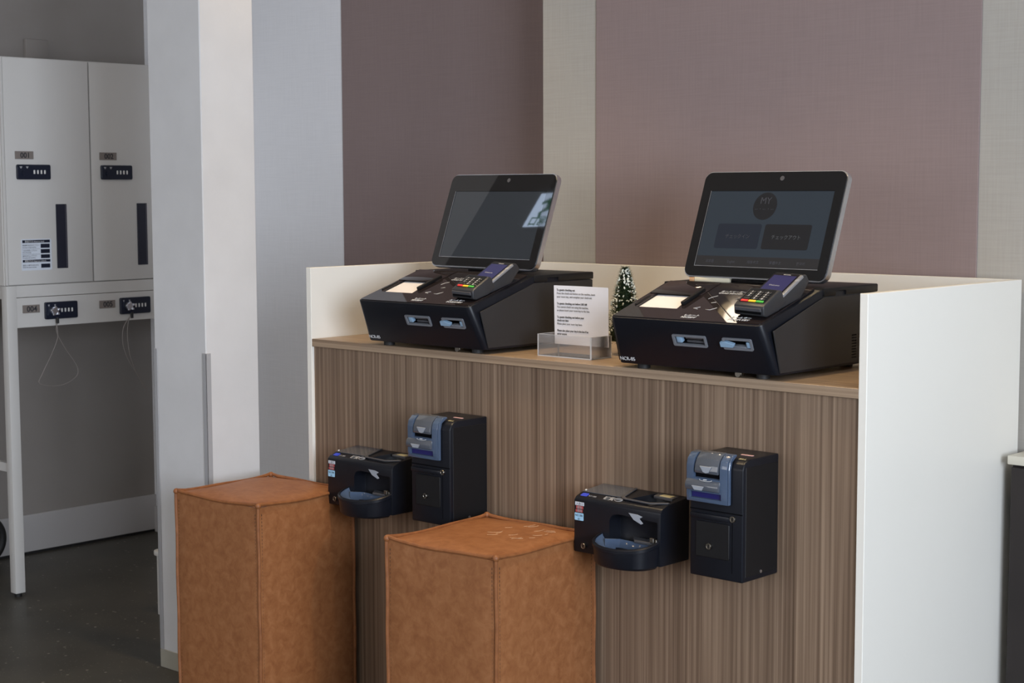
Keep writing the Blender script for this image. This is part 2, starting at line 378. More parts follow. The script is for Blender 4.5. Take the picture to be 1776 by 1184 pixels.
# right wall with a wide window, front wall with an added, unseen window for fill
def wall_with_hole(name, axis, a0, a1, p0, p1, h0, h1, z0, z1, origin, m='ceiling'):
    b = bmesh.new()
    def q(u0, u1, za, zb):
        if axis == 'x': bx(b, a0, a1, u0, u1, za, zb)
        else: bx(b, u0, u1, a0, a1, za, zb)
    q(p0, p1, -ZF, z0); q(p0, p1, z1, HC); q(p0, h0, z0, z1); q(h1, p1, z0, z1)
    struct(name, b, m, origin=origin)
wall_with_hole('wall_right', 'x', 6.6, 6.72, -7.2, 1.3, -4.65, -1.85, -.3, 1.8, (6.6, -3, -ZF))
wall_with_hole('wall_front', 'y', -7.2, -7.08, -2.5, 6.6, -2.2, 1.2, -.3, 1.8, (2, -7.1, -ZF))
def window(name, axis, a, u0, u1, z0, z1, n):
    b = bmesh.new()
    def q(ua, ub, za, zb, d=.03):
        if axis == 'x': bx(b, a-d, a+d, ua, ub, za, zb)
        else: bx(b, ua, ub, a-d, a+d, za, zb)
    t = .035
    q(u0, u1, z0, z0+t); q(u0, u1, z1-t, z1); q(u0, u0+t, z0+t, z1-t); q(u1-t, u1, z0+t, z1-t)
    for k in range(1, n):
        u = u0+(u1-u0)*k/n; q(u-t/2, u+t/2, z0+t, z1-t)
    mid = (a, (u0+u1)/2, z0) if axis == 'x' else ((u0+u1)/2, a, z0)
    r = struct(name, b, 'frame', origin=mid)
    p = bmesh.new()
    if axis == 'x': bx(p, a-.004, a+.004, u0+t, u1-t, z0+t, z1-t)
    else: bx(p, u0+t, u1-t, a-.004, a+.004, z0+t, z1-t)
    me = obj('window_pane', p, 'pane', r, origin=mid, sm=False); me.location = (0, 0, 0)
window('window_1', 'x', 6.66, -4.65, -1.85, -.3, 1.8, 3)
window('added_window', 'y', -7.14, -2.2, 1.2, -.3, 1.8, 3)  # unseen opening added for the front fill light
# column
b = bmesh.new(); bx(b, -.554, -.275, -.185, .024, -ZF, HC, .003, 1); struct('wall_column', b, 'plaster', origin=(-.41, -.08, -ZF))
b = bmesh.new(); prism(b, [(-.557, -.188), (-.272, -.188), (-.272, .027), (-.557, .027)], 'z', -ZF, -ZF+.062, .0015, 1)
struct('baseboard_column', b, 'beige_skirting', origin=(-.41, -.08, -ZF))
def guard(cx, sx):
    b = bmesh.new(); w_ = .017; t = .003
    bx(b, min(cx+sx*t, cx-sx*w_), max(cx+sx*t, cx-sx*w_), -.188, -.185, -ZF+.062, -.052, .001, 1)
    bx(b, min(cx, cx+sx*t), max(cx, cx+sx*t), -.188, -.185+w_, -ZF+.062, -.052, .001, 1)
    return b
struct('trim_3', guard(-.275, 1), 'guard', origin=(-.275, -.185, -ZF+.062))
struct('trim_4', guard(-.554, -1), 'guard', origin=(-.554, -.185, -ZF+.062))
# skirtings
b = bmesh.new(); bx(b, -2.417, -2.405, -7, YD, -ZF+.012, -ZF+.175, .002, 1); bx(b, -2.417, -2.410, -7, YD, -ZF, -ZF+.012, 0, mi=1)
struct('baseboard_left', b, ['skirting', 'rubber'], origin=(-2.41, 0, -ZF))
b = bmesh.new(); bx(b, -2.405, .287, YD-.014, YD-.001, -ZF, -ZF+.12, .002, 1); struct('baseboard_back', b, 'skirting', origin=(-1, YD, -ZF))
b = bmesh.new(); bx(b, .287, 6.6, YN-.012, YN, -ZF, -ZF+.12, .002, 1); struct('baseboard_bay', b, 'skirting', origin=(2, YN, -ZF))

# ================================================================== reception counter
W_, D_, T_, H1 = 2.0, .7728, .02185, .2219
ct = thing('reception_counter', 'long counter with walnut front and worktop between tall white side panels', 'counter', (1, .38, -ZF))
def part(name, bm, m, parent, org, off):   # bm in world layout coords -> child of a thing standing at org, with its own origin
    return obj(name, bm, m, parent, origin=off, loc=(off[0]-org[0], off[1]-org[1], off[2]-org[2]))
CO = (1, .38, -ZF)
b = bmesh.new(); bx(b, 0, T_, 0, D_, -ZF, H1, .0012, 1); part('side_panel', b, 'white_board', ct, CO, (0, .38, -ZF))
b = bmesh.new(); bx(b, W_-T_, W_, 0, D_, -ZF, H1, .0012, 1); part('side_panel', b, 'white_board', ct, CO, (W_, .38, -ZF))
b = bmesh.new(); bx(b, T_, W_-T_, D_-T_, D_, -ZF, H1, .0012, 1); part('back_panel', b, 'white_board', ct, CO, (1, D_, -ZF))
b = bmesh.new(); bx(b, T_, W_-T_, .001, D_-T_, -.024, 0, .0012, 1); part('worktop', b, 'wood_top', ct, CO, (1, .38, -.024))
b = bmesh.new(); bx(b, T_, W_-T_, .010, .032, -ZF+.002, -.024); part('front_panel', b, 'wood_front', ct, CO, (1, .01, -ZF))

# ================================================================== self-service kiosks
A_ = (-.0546, .1358); B_ = (.2013, .2154); ZB = .012; KW = .4914; KD = .4646; E_ = .0139
TH = math.atan2(B_[1]-A_[1], B_[0]-A_[0]); SL = math.hypot(B_[0]-A_[0], B_[1]-A_[1])
PH = math.asin(.4035)
kiosk = thing('check_out_kiosk', 'black self-service kiosk at the left end of the counter, its tilted screen blank', 'kiosk', (.2876, -.0022, 0), .0029, 'self-service kiosks on the counter')
def hull_body():
    t = bmesh.new(); L = []
    prof = [(0, ZB, 0), (A_[0], A_[1], E_), (B_[0], B_[1]-.003, 0), (KD, B_[1]-.022, 0), (KD, ZB, 0)]
    a = [t.verts.new((e, y, z)) for y, z, e in prof]; c = [t.verts.new((KW-e, y, z)) for y, z, e in prof]
    t.faces.new(a); t.faces.new(c[::-1]); n = len(prof)
    for i in range(n): t.faces.new((a[i], c[i], c[(i+1) % n], a[(i+1) % n]))
    bmesh.ops.recalc_face_normals(t, faces=t.faces[:]); t.edges.ensure_lookup_table()
    vert = [e for e in t.edges if {e.verts[0], e.verts[1]} in ({a[0], a[1]}, {c[0], c[1]})]
    bmesh.ops.bevel(t, geom=vert, offset=.017, segments=6, affect='EDGES', profile=.5)
    sharp = [e for e in t.edges if e.calc_face_angle(0) > math.radians(25)]
    bmesh.ops.bevel(t, geom=sharp, offset=.003, segments=2, affect='EDGES', profile=.5)
    return t
# frames of the sloping top and the leaning front
SLOPE = Matrix.Translation((0, A_[0], A_[1])) @ Matrix.Rotation(TH, 4, 'X')   # x=u, y=s, z=off
FRN = Matrix.Translation((0, 0, ZB)) @ Matrix.Rotation(PH, 4, 'X')            # x=u, z=v, y inward
body = hull_body()
c_ = bmesh.new(); t = bmesh.new()
prism(t, [(.043, .075), (.176, .075), (.158, .180), (.040, .180)], 'z', -.012, .05); merge(c_, t, 0, SLOPE)
for u0, u1 in ((.203, .306), (.355, .441)):
    t = bmesh.new(); bx(t, u0+.002, u1-.002, -.03, .03, .068, .096); merge(c_, t, 0, FRN)
body = cut(body, c_)
obj('body', body, 'satin', kiosk)
# glossy top skin over the slope (thin plate with the tray opening)
t = bmesh.new(); prism(t, rrect(.020, KW-.020, .006, SL-.002, .010), 'z', -.001, .0022, 0)
c_ = bmesh.new(); prism(c_, [(.043, .075), (.176, .075), (.158, .180), (.040, .180)], 'z', -.02, .05)
t = cut(t, c_)
obj('top_plate', t, 'gloss', kiosk, origin=(0, 0, 0), loc=(0, A_[0], A_[1]), rot=(TH, 0, 0))
# receipt / document tray
t = bmesh.new(); prism(t, [(.0435, .0755), (.1755, .0755), (.1575, .1795), (.0405, .1795)], 'z', -.0118, -.0042)
tr = obj('document_tray', t, 'paper', kiosk, loc=(0, A_[0], A_[1]), rot=(TH, 0, 0)); tr['label'] = 'white document tray'
b = bmesh.new(); bx(b, .021, .186, .172, .2655, .0021, .0042, .0008); obj('tray_hood', b, 'gloss', kiosk, loc=(0, A_[0], A_[1]), rot=(TH, 0, 0))
b = bmesh.new(); prism(b, [(.172, .100), (.183, .100), (.179, .205), (.168, .205)], 'z', .0024, .012, .002); obj('tray_guide', b, 'matte', kiosk, loc=(0, A_[0], A_[1]), rot=(TH, 0, 0))
b = bmesh.new(); bx(b, .034, .041, .085, .15, .0024, .006, .001); obj('tray_edge', b, 'matte', kiosk, loc=(0, A_[0], A_[1]), rot=(TH, 0, 0))
# side covers
for x0, x1 in ((KW-.001, KW+.0025), (-.0025, .001)):
    b = bmesh.new(); prism(b, [(.008, .018), (-.024, .122), (.203, .1925), (KD-.002, .1925), (KD-.002, .018)], 'x', x0, x1, .0008, 1)
    if x0 > .1:
        vc = bmesh.new()
        for k in range(9):
            for y0, y1 in ((.338, .361), (.372, .392), (.403, .423)): bx(vc, KW-.002, KW+.01, y0, y1, .030+.0072*k, .0326+.0072*k)
        b = cut(b, vc)
    obj('side_cover', b, 'grey_side', kiosk, origin=((x0+x1)/2, 0, 0))
b = bmesh.new(); bx(b, KW-.0012, KW+.0004, .333, .428, .026, .094); obj('vent_recess', b, 'dark', kiosk)
# lid
b = bmesh.new(); bx(b, -.003, KW+.003, .2013, KD+.002, .1945, .2155, .003)
n_ = bmesh.new(); bx(n_, KW-.012, KW+.02, .257, .306, .190, .2065); b = cut(b, n_)
obj('lid', b, 'matte', kiosk, origin=(0, .33, .1945))
# feet
for u, v in ((.062, .030), (.43, .030), (.062, .42), (.43, .42)):
    b = bmesh.new(); cyl(b, (u, v, .0062), .017, .0124, seg=20); obj('foot', b, 'rubber', kiosk, origin=(u, v, 0))
b = bmesh.new(); cyl(b, (.372, .010, .0085), .008, .012, axis='y', seg=16); bx(b, .362, .382, .006, .02, .004, .013, .002); obj('underside_latch', b, 'nickel', kiosk, origin=(.372, .01, .008))
# slots
def slot(u0, u1, kind):
    t = bmesh.new(); prism(t, rrect(u0, u1, .066, .098, .004, 3), 'y', -.0035, .004)
    h = bmesh.new(); bx(h, u0+.006, u1-.006, -.02, .02, .0715, .0925); t = cut(t, h)
    o = obj('card_slot', t, 'slot_grey', kiosk, origin=((u0+u1)/2, 0, .082), loc=(0, 0, 0))
    o.matrix_local = Matrix.Scale(1, 4)
    o.location = (FRN @ Vector(((u0+u1)/2, 0, .082)))*S; o.rotation_euler = (PH, 0, 0)
    cx = (u0+u1)/2; org = (cx, 0, .082)
    def sub(nm, bm_, m_): obj(nm, bm_, m_, o, origin=org, loc=(0, 0, 0))
    q = bmesh.new(); bx(q, u0+.003, u1-.003, .022, .026, .069, .095); sub('slot_back', q, 'dark')
    if kind == 0:
        q = bmesh.new(); bx(q, u0+.010, u0+.026, -.001, .012, .074, .091, .002); sub('shutter', q, 'slot_blue')
        q = bmesh.new(); bx(q, u0+.036, u1-.008, .004, .012, .084, .0905, .001); bx(q, u0+.036, u1-.008, .006, .012, .0725, .079, .001); sub('feed_bar', q, 'pewter')
    else:
        q = bmesh.new(); prism(q, [(u0-.006, .074), (u0+.030, .074), (u0+.034, .083), (u0+.012, .089), (u0-.006, .088)], 'y', -.008, .003, .001, 1); sub('shutter', q, 'slot_blue')
        q = bmesh.new(); bx(q, u1-.018, u1-.006, -.002, .012, .073, .088, .001); sub('shutter_stop', q, 'slot_blue')
        q = bmesh.new(); bx(q, u0+.02, u1-.02, -.002, .012, .0712, .0755, .001); sub('feed_bar', q, 'slot_grey')
slot(.203, .306, 0); slot(.355, .441, 1)
# lettering on the front and marks on the top
t = text_bm(['NCR-85'], .0145, FRN @ Matrix.Translation((.012, -.0009, .010)) @ FRONT, squash=1.0)
obj('front_lettering', t, 'ink_white', kiosk, sm=False)
def slab_text(lines, u, s, size, al='LEFT'):
    t = text_bm(lines, size, SLOPE @ Matrix.Translation((u, s, .0024)), spacing=1.15, align=al); obj('top_lettering', t, 'ink_white', kiosk, sm=False)
slab_text(['レシート', 'RECEIPT'], .226, .033, .012)
slab_text(['ルームキー', 'ROOM KEY'], .366, .036, .012)
slab_text(['カードリーダー', 'CARD READER'], .225, .205, .011)
def stroke(P, w_=.0012):
    t = bmesh.new(); P = [Vector((p[0], p[1], .0026)) for p in P]; tube(t, P, w_/2, 4); q = bmesh.new(); merge(q, t, 0, SLOPE); obj('guide_mark', q, 'ink_white', kiosk, sm=False)
stroke([(.237, .094), (.222, .084), (.238, .080)])
stroke([(.222, .152), (.226, .165), (.236, .176)])
stroke([(.248, .126), (.260, .132)])
stroke([(.262, .080), (.276, .079), (.287, .095)])
stroke([(.30, .160), (.306, .168), (.316, .170)])
# monitor
def monitor_parts(parent):
    w_, h_ = .463, .298; T = .019
    t = bmesh.new(); prism(t, rrect(0, w_, 0, h_, .024, 8), 'y', .0035, T)
    bmesh.ops.bevel(t, geom=[e for e in t.edges if e.is_manifold and e.calc_face_angle(0) > 1.2], offset=.0022, segments=2, affect='EDGES')
    m_ = obj('monitor', t, 'silver', parent)
    m_['label'] = 'tilting touch monitor with silver rim'
    sl, sr, sb, st = .034, .031, .0314, .0555
    t = bmesh.new(); prism(t, rrect(.003, w_-.003, .003, h_-.003, .0225, 8), 'y', 0, .0036)
    h = bmesh.new(); bx(h, sl, w_-sr, -.01, .0022, sb, h_-st); t = cut(t, h)
    obj('bezel', t, 'glass_black', m_)
    t = bmesh.new(); bx(t, sl+.0005, w_-sr-.0005, .0014, .0020, sb+.0005, h_-st-.0005); obj('screen', t, 'screen_blank', m_, sm=False)
    t = bmesh.new()
    for a in ((sl-.0012, sl, sb-.0012, h_-st), (sl, w_-sr, sb-.0012, sb)): bx(t, a[0], a[1], -.0004, .0003, a[2], a[3])
    obj('screen_edge', t, 'silver', m_, sm=False)
    t = bmesh.new(); cyl(t, (.260, -.0004, h_-.021), .0065, .001, 'y', 24); obj('camera_eye', t, 'pewter', m_)
    t = bmesh.new(); prism(t, rrect(.006, w_-.006, .006, h_-.006, .02, 6), 'y', T-.001, T+.007, .003); obj('back_shell', t, 'matte', m_)
    return m_
mon = monitor_parts(kiosk); B_T = .3448
mon.location = Vector((.0224, .239, .229))*S; mon.rotation_euler = (-B_T, 0, -.060)
b = bmesh.new(); bx(b, .16, .33, .268, .40, .2155, .222, .002); prism(b, [(.30, .222), (.38, .222), (.385, .27), (.345, .30), (.290, .26)], 'x', .20, .30, .004); obj('monitor_stand', b, 'matte', kiosk, origin=(.25, .33, .2155))
# second kiosk
kiosk2 = copy_tree(kiosk); kiosk2.location = V(1.261, -.0034, 0); kiosk2.rotation_euler = (0, 0, .0156)
kiosk2['label'] = 'black self-service kiosk at the counter right end, its tilted screen showing a menu'
mon2 = [c for c in kiosk2.children if c.name.startswith('monitor') and not c.name.startswith('monitor_stand')][0]
mon2.location = Vector((.0199, .252, .229))*S; mon2.rotation_euler = (-B_T, 0, -.060)
scr = [c for c in mon2.children if c.name.startswith('screen') and 'edge' not in c.name][0]
scr.data = scr.data.copy(); scr.data.materials[0] = M['screen_ui']
def uib(name, fn, m_):
    t = bmesh.new(); fn(t); obj(name, t, m_, mon2, sm=False)
SX0, SX1, SZ0, SZ1 = .034, .432, .0314, .2425; SWd = SX1-SX0; SH = SZ1-SZ0
YS = .0013
def U(f): return SX0+SWd*f
def Wv(f): return SZ0+SH*f
uib('menu_bar', lambda t: bx(t, SX0+.001, SX1-.001, YS-.0003, YS, SZ0+.001, Wv(.135)), 'ui_bar')
uib('menu_button', lambda t: prism(t, rrect(U(.515), U(.885), Wv(.24), Wv(.565), .006, 4), 'y', YS-.0003, YS), 'ui_dark')
uib('menu_button', lambda t: prism(t, rrect(U(.125), U(.485), Wv(.24), Wv(.565), .006, 4), 'y', YS-.0003, YS), 'ui_mid')
uib('menu_emblem', lambda t: cyl(t, (U(.475), YS-.0001, Wv(.80)), .038, .0003, 'y', 40), 'ui_dark')
tt = text_bm(['チェックアウト'], .0135, Matrix.Translation((U(.70), YS-.0008, Wv(.375))) @ FRONT, align='CENTER', thick=.0002)
obj('menu_lettering', tt, 'ui_text', mon2, sm=False)
def faint(txt, size, u, z): obj('menu_lettering', text_bm([txt], size, Matrix.Translation((u, YS-.0008, z)) @ FRONT, align='CENTER', thick=.0002), 'ui_faint', mon2, sm=False)
faint('チェックイン', .0135, U(.305), Wv(.375)); faint('MY', .026, U(.475), Wv(.83)); faint('— ・ — ・ —', .010, U(.475), Wv(.745))
for f, s_ in ((.12, '日本語'), (.30, 'English'), (.48, '简体中文'), (.66, '繁體中文'), (.86, '한국어')): faint(s_, .0095, U(f), Wv(.05))
# cream strip and clip under the second monitor
b = bmesh.new(); bx(b, .062, .175, .250, .259, .2157, .2275, .001); cs = obj('cream_strip', b, 'cream_card', kiosk2, origin=(.12, .25, .2157)); cs['label'] = 'cream card strip tucked under the monitor'
b = bmesh.new(); bx(b, .045, .061, .250, .262, .2157, .226, .001); cs = obj('clip', b, 'orange_clip', kiosk2, origin=(.05, .25, .2157)); cs['label'] = 'small tan clip'

# ================================================================== card payment terminals
TW = .093
def tmat(pose, u, s, yw):
    return Matrix.Translation((pose[0]*S, pose[1]*S, ZF*S)) @ Matrix.Rotation(pose[2], 4, 'Z') @ Matrix.Translation(Vector((0, A_[0], A_[1]))*S) @ Matrix.Rotation(TH, 4, 'X') @ Matrix.Translation(Vector((u, s, .0024))*S) @ Matrix.Rotation(yw, 4, 'Z')
term = thing('payment_terminal', 'small black card terminal with coloured keys resting on the left kiosk', 'card terminal', (0, 0, 0), group='card payment terminals')
tm = tmat((.2876, -.0022, .0029), .372, .046, -.10)
term.location = tm.to_translation(); term.rotation_euler = tm.to_euler()
b = bmesh.new()
prism(b, [(.0, .008), (.0035, .030), (.012, .0335), (.074, .049), (.082, .045), (.088, .012), (.06, .001), (.012, .001)], 'x', 0, TW, .0035, 3)
obj('keypad_housing', b, 'term', term)
b = bmesh.new()
prism(b, [(.055, .004), (.055, .026), (.172, .0545), (.185, .050), (.192, .030), (.150, .001), (.07, .001)], 'x', .0015, TW-.0015, .004, 3)
obj('display_housing', b, 'term', term)
def inc(y0, z0, y1, z1):
    a = math.atan2(z1-z0, y1-y0); return Matrix.Translation((0, y0, z0)) @ Matrix.Rotation(a, 4, 'X'), math.hypot(y1-y0, z1-z0)
KM, KL = inc(.012, .0335, .074, .049); SM_, SLn = inc(.055, .026, .172, .0545)
b = bmesh.new(); t = bmesh.new(); prism(t, rrect(.007, TW-.007, .004, KL-.002, .004, 4), 'z', -.002, .0006); merge(b, t, 0, KM); obj('keypad_face', b, 'glass_black', term)
def keybox(x0, x1, s0, s1):
    b = bmesh.new(); t = bmesh.new(); bx(t, x0, x1, s0, s1, .0003, .0030, .0008, 1); merge(b, t, 0, KM); return b
cw = (TW-.022)/3
for k, m_ in enumerate(('key_red', 'key_yellow', 'key_green')):
    o = obj('key', keybox(.011+cw*k+.001, .011+cw*(k+1)-.001, .0055, .0125), m_, term)
    o['label'] = ('red cancel key', 'yellow clear key', 'green enter key')[k]
nums = bmesh.new()
for r_ in range(4):
    for k in range(3):
        s0 = .0155+.0088*r_
        obj('key', keybox(.011+cw*k+.002, .011+cw*(k+1)-.002, s0, s0+.0065), 'key', term)
        ch = ['*0#', '789', '456', '123'][r_][k]
        merge(nums, text_bm([ch], .0085, KM @ Matrix.Translation((.011+cw*(k+.5), s0+.0008, .0032)), align='CENTER', thick=.0001, bold=True) if ch != '*' else bmesh.new())
obj('key_numbers', nums, 'ink_white', term, sm=False)
b = bmesh.new(); bx(b, .008, TW-.008, -.0015, .003, .012, .0175, .0006, 1); obj('card_slot', b, 'dark', term)
b = bmesh.new(); bx(b, .006, TW-.006, -.0022, .002, .0185, .0275, .001, 1); obj('slot_lip', b, 'pewter', term)
b = bmesh.new(); t = bmesh.new(); prism(t, rrect(.004, TW-.004, .028, SLn-.003, .003, 4), 'z', -.001, .0006); merge(b, t, 0, SM_); obj('display_glass', b, 'glass_black', term)
b = bmesh.new(); t = bmesh.new(); bx(t, .0095, TW-.014, .030, SLn-.012, .0007, .0012); merge(b, t, 0, SM_); ds = obj('display', b, 'lcd', term, sm=False)
ds['label'] = 'dim violet display'
b = bmesh.new(); t = bmesh.new(); bx(t, TW-.0085, TW+.0006, .026, SLn-.004, -.006, .0012, .0015); merge(b, t, 0, SM_); obj('side_trim', b, 'term_grey', term)
b = text_bm(['(((('], .010, SM_ @ Matrix.Translation((TW-.0075, SLn-.030, .0015)), thick=.0001); obj('contactless_mark', b, 'ink_white', term, sm=False)
b = bmesh.new(); t = bmesh.new(); bx(t, .036, .058, SLn-.009, SLn-.0065, .0007, .0011); merge(b, t, 0, SM_); obj('speaker_slit', b, 'ink_dim', term, sm=False); b = bmesh.new(); merge(b, text_bm(['Welcome'], .0085, SM_ @ Matrix.Translation((.040, .062, .0014)), align='CENTER', thick=.0001)); obj('display_lettering', b, 'ink_dim', term, sm=False)
term2 = copy_tree(term); tm = tmat((1.261, -.0034, .0156), .372, .046, -.10)
term2.location = tm.to_translation(); term2.rotation_euler = tm.to_euler()
term2['label'] = 'small black card terminal with coloured keys resting on the right kiosk'

# ================================================================== acrylic box, notice, little tree
BX0, BX1, BY0, BY1, BH = .902, 1.097, .080, .168, .061
ab = thing('acrylic_box', 'clear open-topped acrylic box on the counter between the two kiosks', 'box', ((BX0+BX1)/2, (BY0+BY1)/2, 0))
b = bmesh.new(); th = .0028
bx(b, BX0, BX1, BY0, BY1, 0, BH, .0008, 1); h = bmesh.new(); bx(h, BX0+th, BX1-th, BY0+th, BY1-th, th, BH+.02); b = cut(b, h)
obj('box_shell', b, 'acrylic', ab, origin=((BX0+BX1)/2, (BY0+BY1)/2, 0), loc=(0, 0, 0), sm=False)
b = bmesh.new()
for x in (BX0, BX1-th):
    for y in (BY0, BY1-th): bx(b, x-.0002, x+th+.0002, y-.0002, y+th+.0002, .002, BH+.0003)
for y in (BY0, BY1-th): bx(b, BX0, BX1, y, y+th, BH, BH+.0008); bx(b, BX0, BX1, y-.0002, y+th, .0002, .003)
for x in (BX0, BX1-th): bx(b, x, x+th, BY0, BY1, BH, BH+.0008)
obj('polished_edges', b, 'acrylic_edge', ab, origin=((BX0+BX1)/2, (BY0+BY1)/2, 0), loc=(0, 0, 0), sm=False)
# paper notice
def paper_mesh():
    t = bmesh.new(); nx, nz = 14, 12; g = []
    for i in range(nx+1):
        row = []
        for j in range(nz+1):
            fx, fz = i/nx, j/nz
            y = .006*math.sin(fx*3.0)*(.3+fz) - .004*fz + .004*fx
            row.append(t.verts.new((.194*(fx-.5)+.003*(fz)*0, y, .165*fz)))
        g.append(row)
    for i in range(nx):
        for j in range(nz): t.faces.new((g[i][j], g[i+1][j], g[i+1][j+1], g[i][j+1]))
    r = bmesh.ops.extrude_face_region(t, geom=t.faces[:])
    for v in r['geom']:
        if isinstance(v, bmesh.types.BMVert): v.co.y += .0006
    return t
PX, PY, PZ = 1.003, .152, .0290
pa = obj('paper_notice', paper_mesh(), 'paper'); pa.location = V(PX, PY, PZ); pa.rotation_euler = (0, 0, 0)
pa.location = V(PX, PY-.004, PZ)
tag(pa, 'white paper notice with printed English lines standing in the clear acrylic box', 'notice')
LN = ['*To guests checking out', 'Press the check-out button on this machine, insert', 'your room key, and complete your check-out.', '',
      '*To guests checking out before 5:00 AM', 'You cannot check out using this machine,', 'so please insert your room key to this box.', '',
      '*To guests checking out before your', '*check-out date', 'Please place your room key here.', '',
      '*Please also place your key in the box if an', '*error occurs']
tx = text_bm(LN, .0082, Matrix.Translation((-.087, -.0006, .150)) @ FRONT, spacing=1.16, thick=.0001, squash=.80)
for v in tx.verts:
    fx = v.co.x/.194+.5; fz = v.co.z/.165
    v.co.y += .006*math.sin(fx*3.0)*(.3+fz) - .004*fz + .004*fx - .0002
obj('printed_lines', tx, 'ink_black', pa, sm=False)
# miniature tree
tree = thing('miniature_tree', 'small snow-flecked artificial fir tree on the counter beside the right kiosk', 'artificial tree', (1.068, .262, 0))
b = bmesh.new(); cyl(b, (0, 0, .006), .020, .012, seg=24, bev=.002); cyl(b, (0, 0, .03), .006, .05, seg=10); obj('base', b, 'trunk', tree)
nb = bmesh.new(); sb_ = bmesh.new()
TRH = .25
def tri_leaf(bm_, p, d, l, w_):
    s = d.cross(Vector((0, 0, 1))).normalized()*w_; e = p+d*l
    up = s.cross(d).normalized()*w_*.6
    a = bm_.verts.new(p-s); c2 = bm_.verts.new(p+s); c3 = bm_.verts.new(e); c4 = bm_.verts.new(p+up)
    for f in ((a, c2, c3), (a, c3, c4), (c2, c4, c3), (a, c4, c2)): bm_.faces.new(f)
cyl(nb, (0, 0, .135), .045, .19, seg=18, r2=.004)
for i in range(3400):
    f = random.random()**.8; z = .030+f*(TRH-.036)
    R = .061*(1-f)**.85+.004; a = random.random()*2*PI
    r0 = R*random.uniform(.55, .95); p = Vector((math.cos(a)*r0, math.sin(a)*r0, z))
    d = Vector((math.cos(a+random.uniform(-.9, .9)), math.sin(a+random.uniform(-.9, .9)), random.uniform(-.25, .7))).normalized()
    tri_leaf(nb, p, d, random.uniform(.008, .016), .0012)
for i in range(300):
    f = random.random()**.9; z = .034+f*(TRH-.038); R = .061*(1-f)**.85+.006; a = random.random()*2*PI
    t = bmesh.new(); bmesh.ops.create_icosphere(t, subdivisions=1, radius=random.uniform(.0018, .0032))
    merge(sb_, t, 0, Matrix.Translation((math.cos(a)*R, math.sin(a)*R, z)) @ Euler((random.random()*3, random.random()*3, 0)).to_matrix().to_4x4() @ Matrix.Diagonal((1.6, 1, .8, 1)))
cr = obj('foliage', nb, 'needle', tree, sm=False); sn = obj('snow_flecks', sb_, 'snow', tree); sn['label'] = 'white flocked tips'

# ================================================================== coin machines (hung on the counter front)
CW, CD, CHt = .286, .119, .155
coin = thing('coin_machine', 'low black coin machine with protruding coin tray, on the counter front beside the left stool', 'coin machine', (1.2-.982, .0095, -.48), group='coin machines on the counter front')
b = bmesh.new()
prof = [(0, 0), (-CD, 0), (-CD, CHt-.018), (-CD+.008, CHt-.009), (-CD+.030, CHt-.001), (0, CHt+.008)]
prism(b, prof, 'x', 0, CW, .003, 2)
h = bmesh.new()
prism(h, [(.120, .03), (.276, .03), (.276, .112), (.150, .117), (.130, .113), (.120, .098)], 'y', -CD-.02, -CD+.045, .004, 2)
t = bmesh.new(); prism(t, [(.158, -CD+.020), (.235, -CD+.014), (.278, -CD+.040), (.262, -.012), (.190, -.012)], 'z', CHt-.024, CHt+.03, .002, 1); merge(h, t)
b = cut(b, h); obj('body', b, 'satin', coin)
SLT = math.atan2(.009, CD-.030)
TOPM = Matrix.Translation((0, -CD+.030, CHt-.001)) @ Matrix.Rotation(SLT, 4, 'X')
def topb(name, fn, m_, lab=None):
    b = bmesh.new(); t = bmesh.new(); fn(t); merge(b, t, 0, TOPM); o = obj(name, b, m_, coin)
    if lab: o['label'] = lab
    return o
topb('top_cover', lambda t: prism(t, [(.004, .0), (.132, .0), (.110, .086), (.004, .086)], 'z', .0002, .0016, .0005, 1), 'bill_grey', 'smoked flat cover')
topb('hopper_rim', lambda t: prism(t, [(.134, .0), (.150, -.012), (.24, -.018), (.284, .004), (.284, .010), (.237, -.012), (.160, -.006), (.142, .006), (.120, .086), (.114, .086)], 'z', .0003, .004, .001, 1), 'pewter')
b = bmesh.new(); prism(b, [(.159, -CD+.021), (.234, -CD+.015), (.277, -CD+.040), (.261, -.013), (.191, -.013)], 'z', CHt-.0238, CHt-.021); obj('hopper_floor', b, 'hopper', coin)
b = bmesh.new(); prism(b, [(.175, -CD+.030), (.225, -CD+.026), (.225, -.045), (.185, -.045)], 'z', CHt-.0209, CHt-.0195); obj('coin_opening', b, 'dark', coin)
b = bmesh.new(); prism(b, [(.195, -.012), (.262, -.012), (.268, -.050), (.205, -.044)], 'z', CHt+.000, CHt+.0075, .001, 1); prism(b, [(.205, -.044), (.268, -.050), (.276, -.078), (.235, -.085)], 'z', CHt-.022, CHt-.012, .001, 1)
obj('hopper_ramp', b, 'pewter', coin)
b = bmesh.new(); prism(b, [(.218, -.018), (.256, -.018), (.258, -.044), (.222, -.042)], 'z', CHt+.0076, CHt+.0086); o = obj('coin_label', b, 'yellow_label', coin); o['label'] = 'cream coin label'
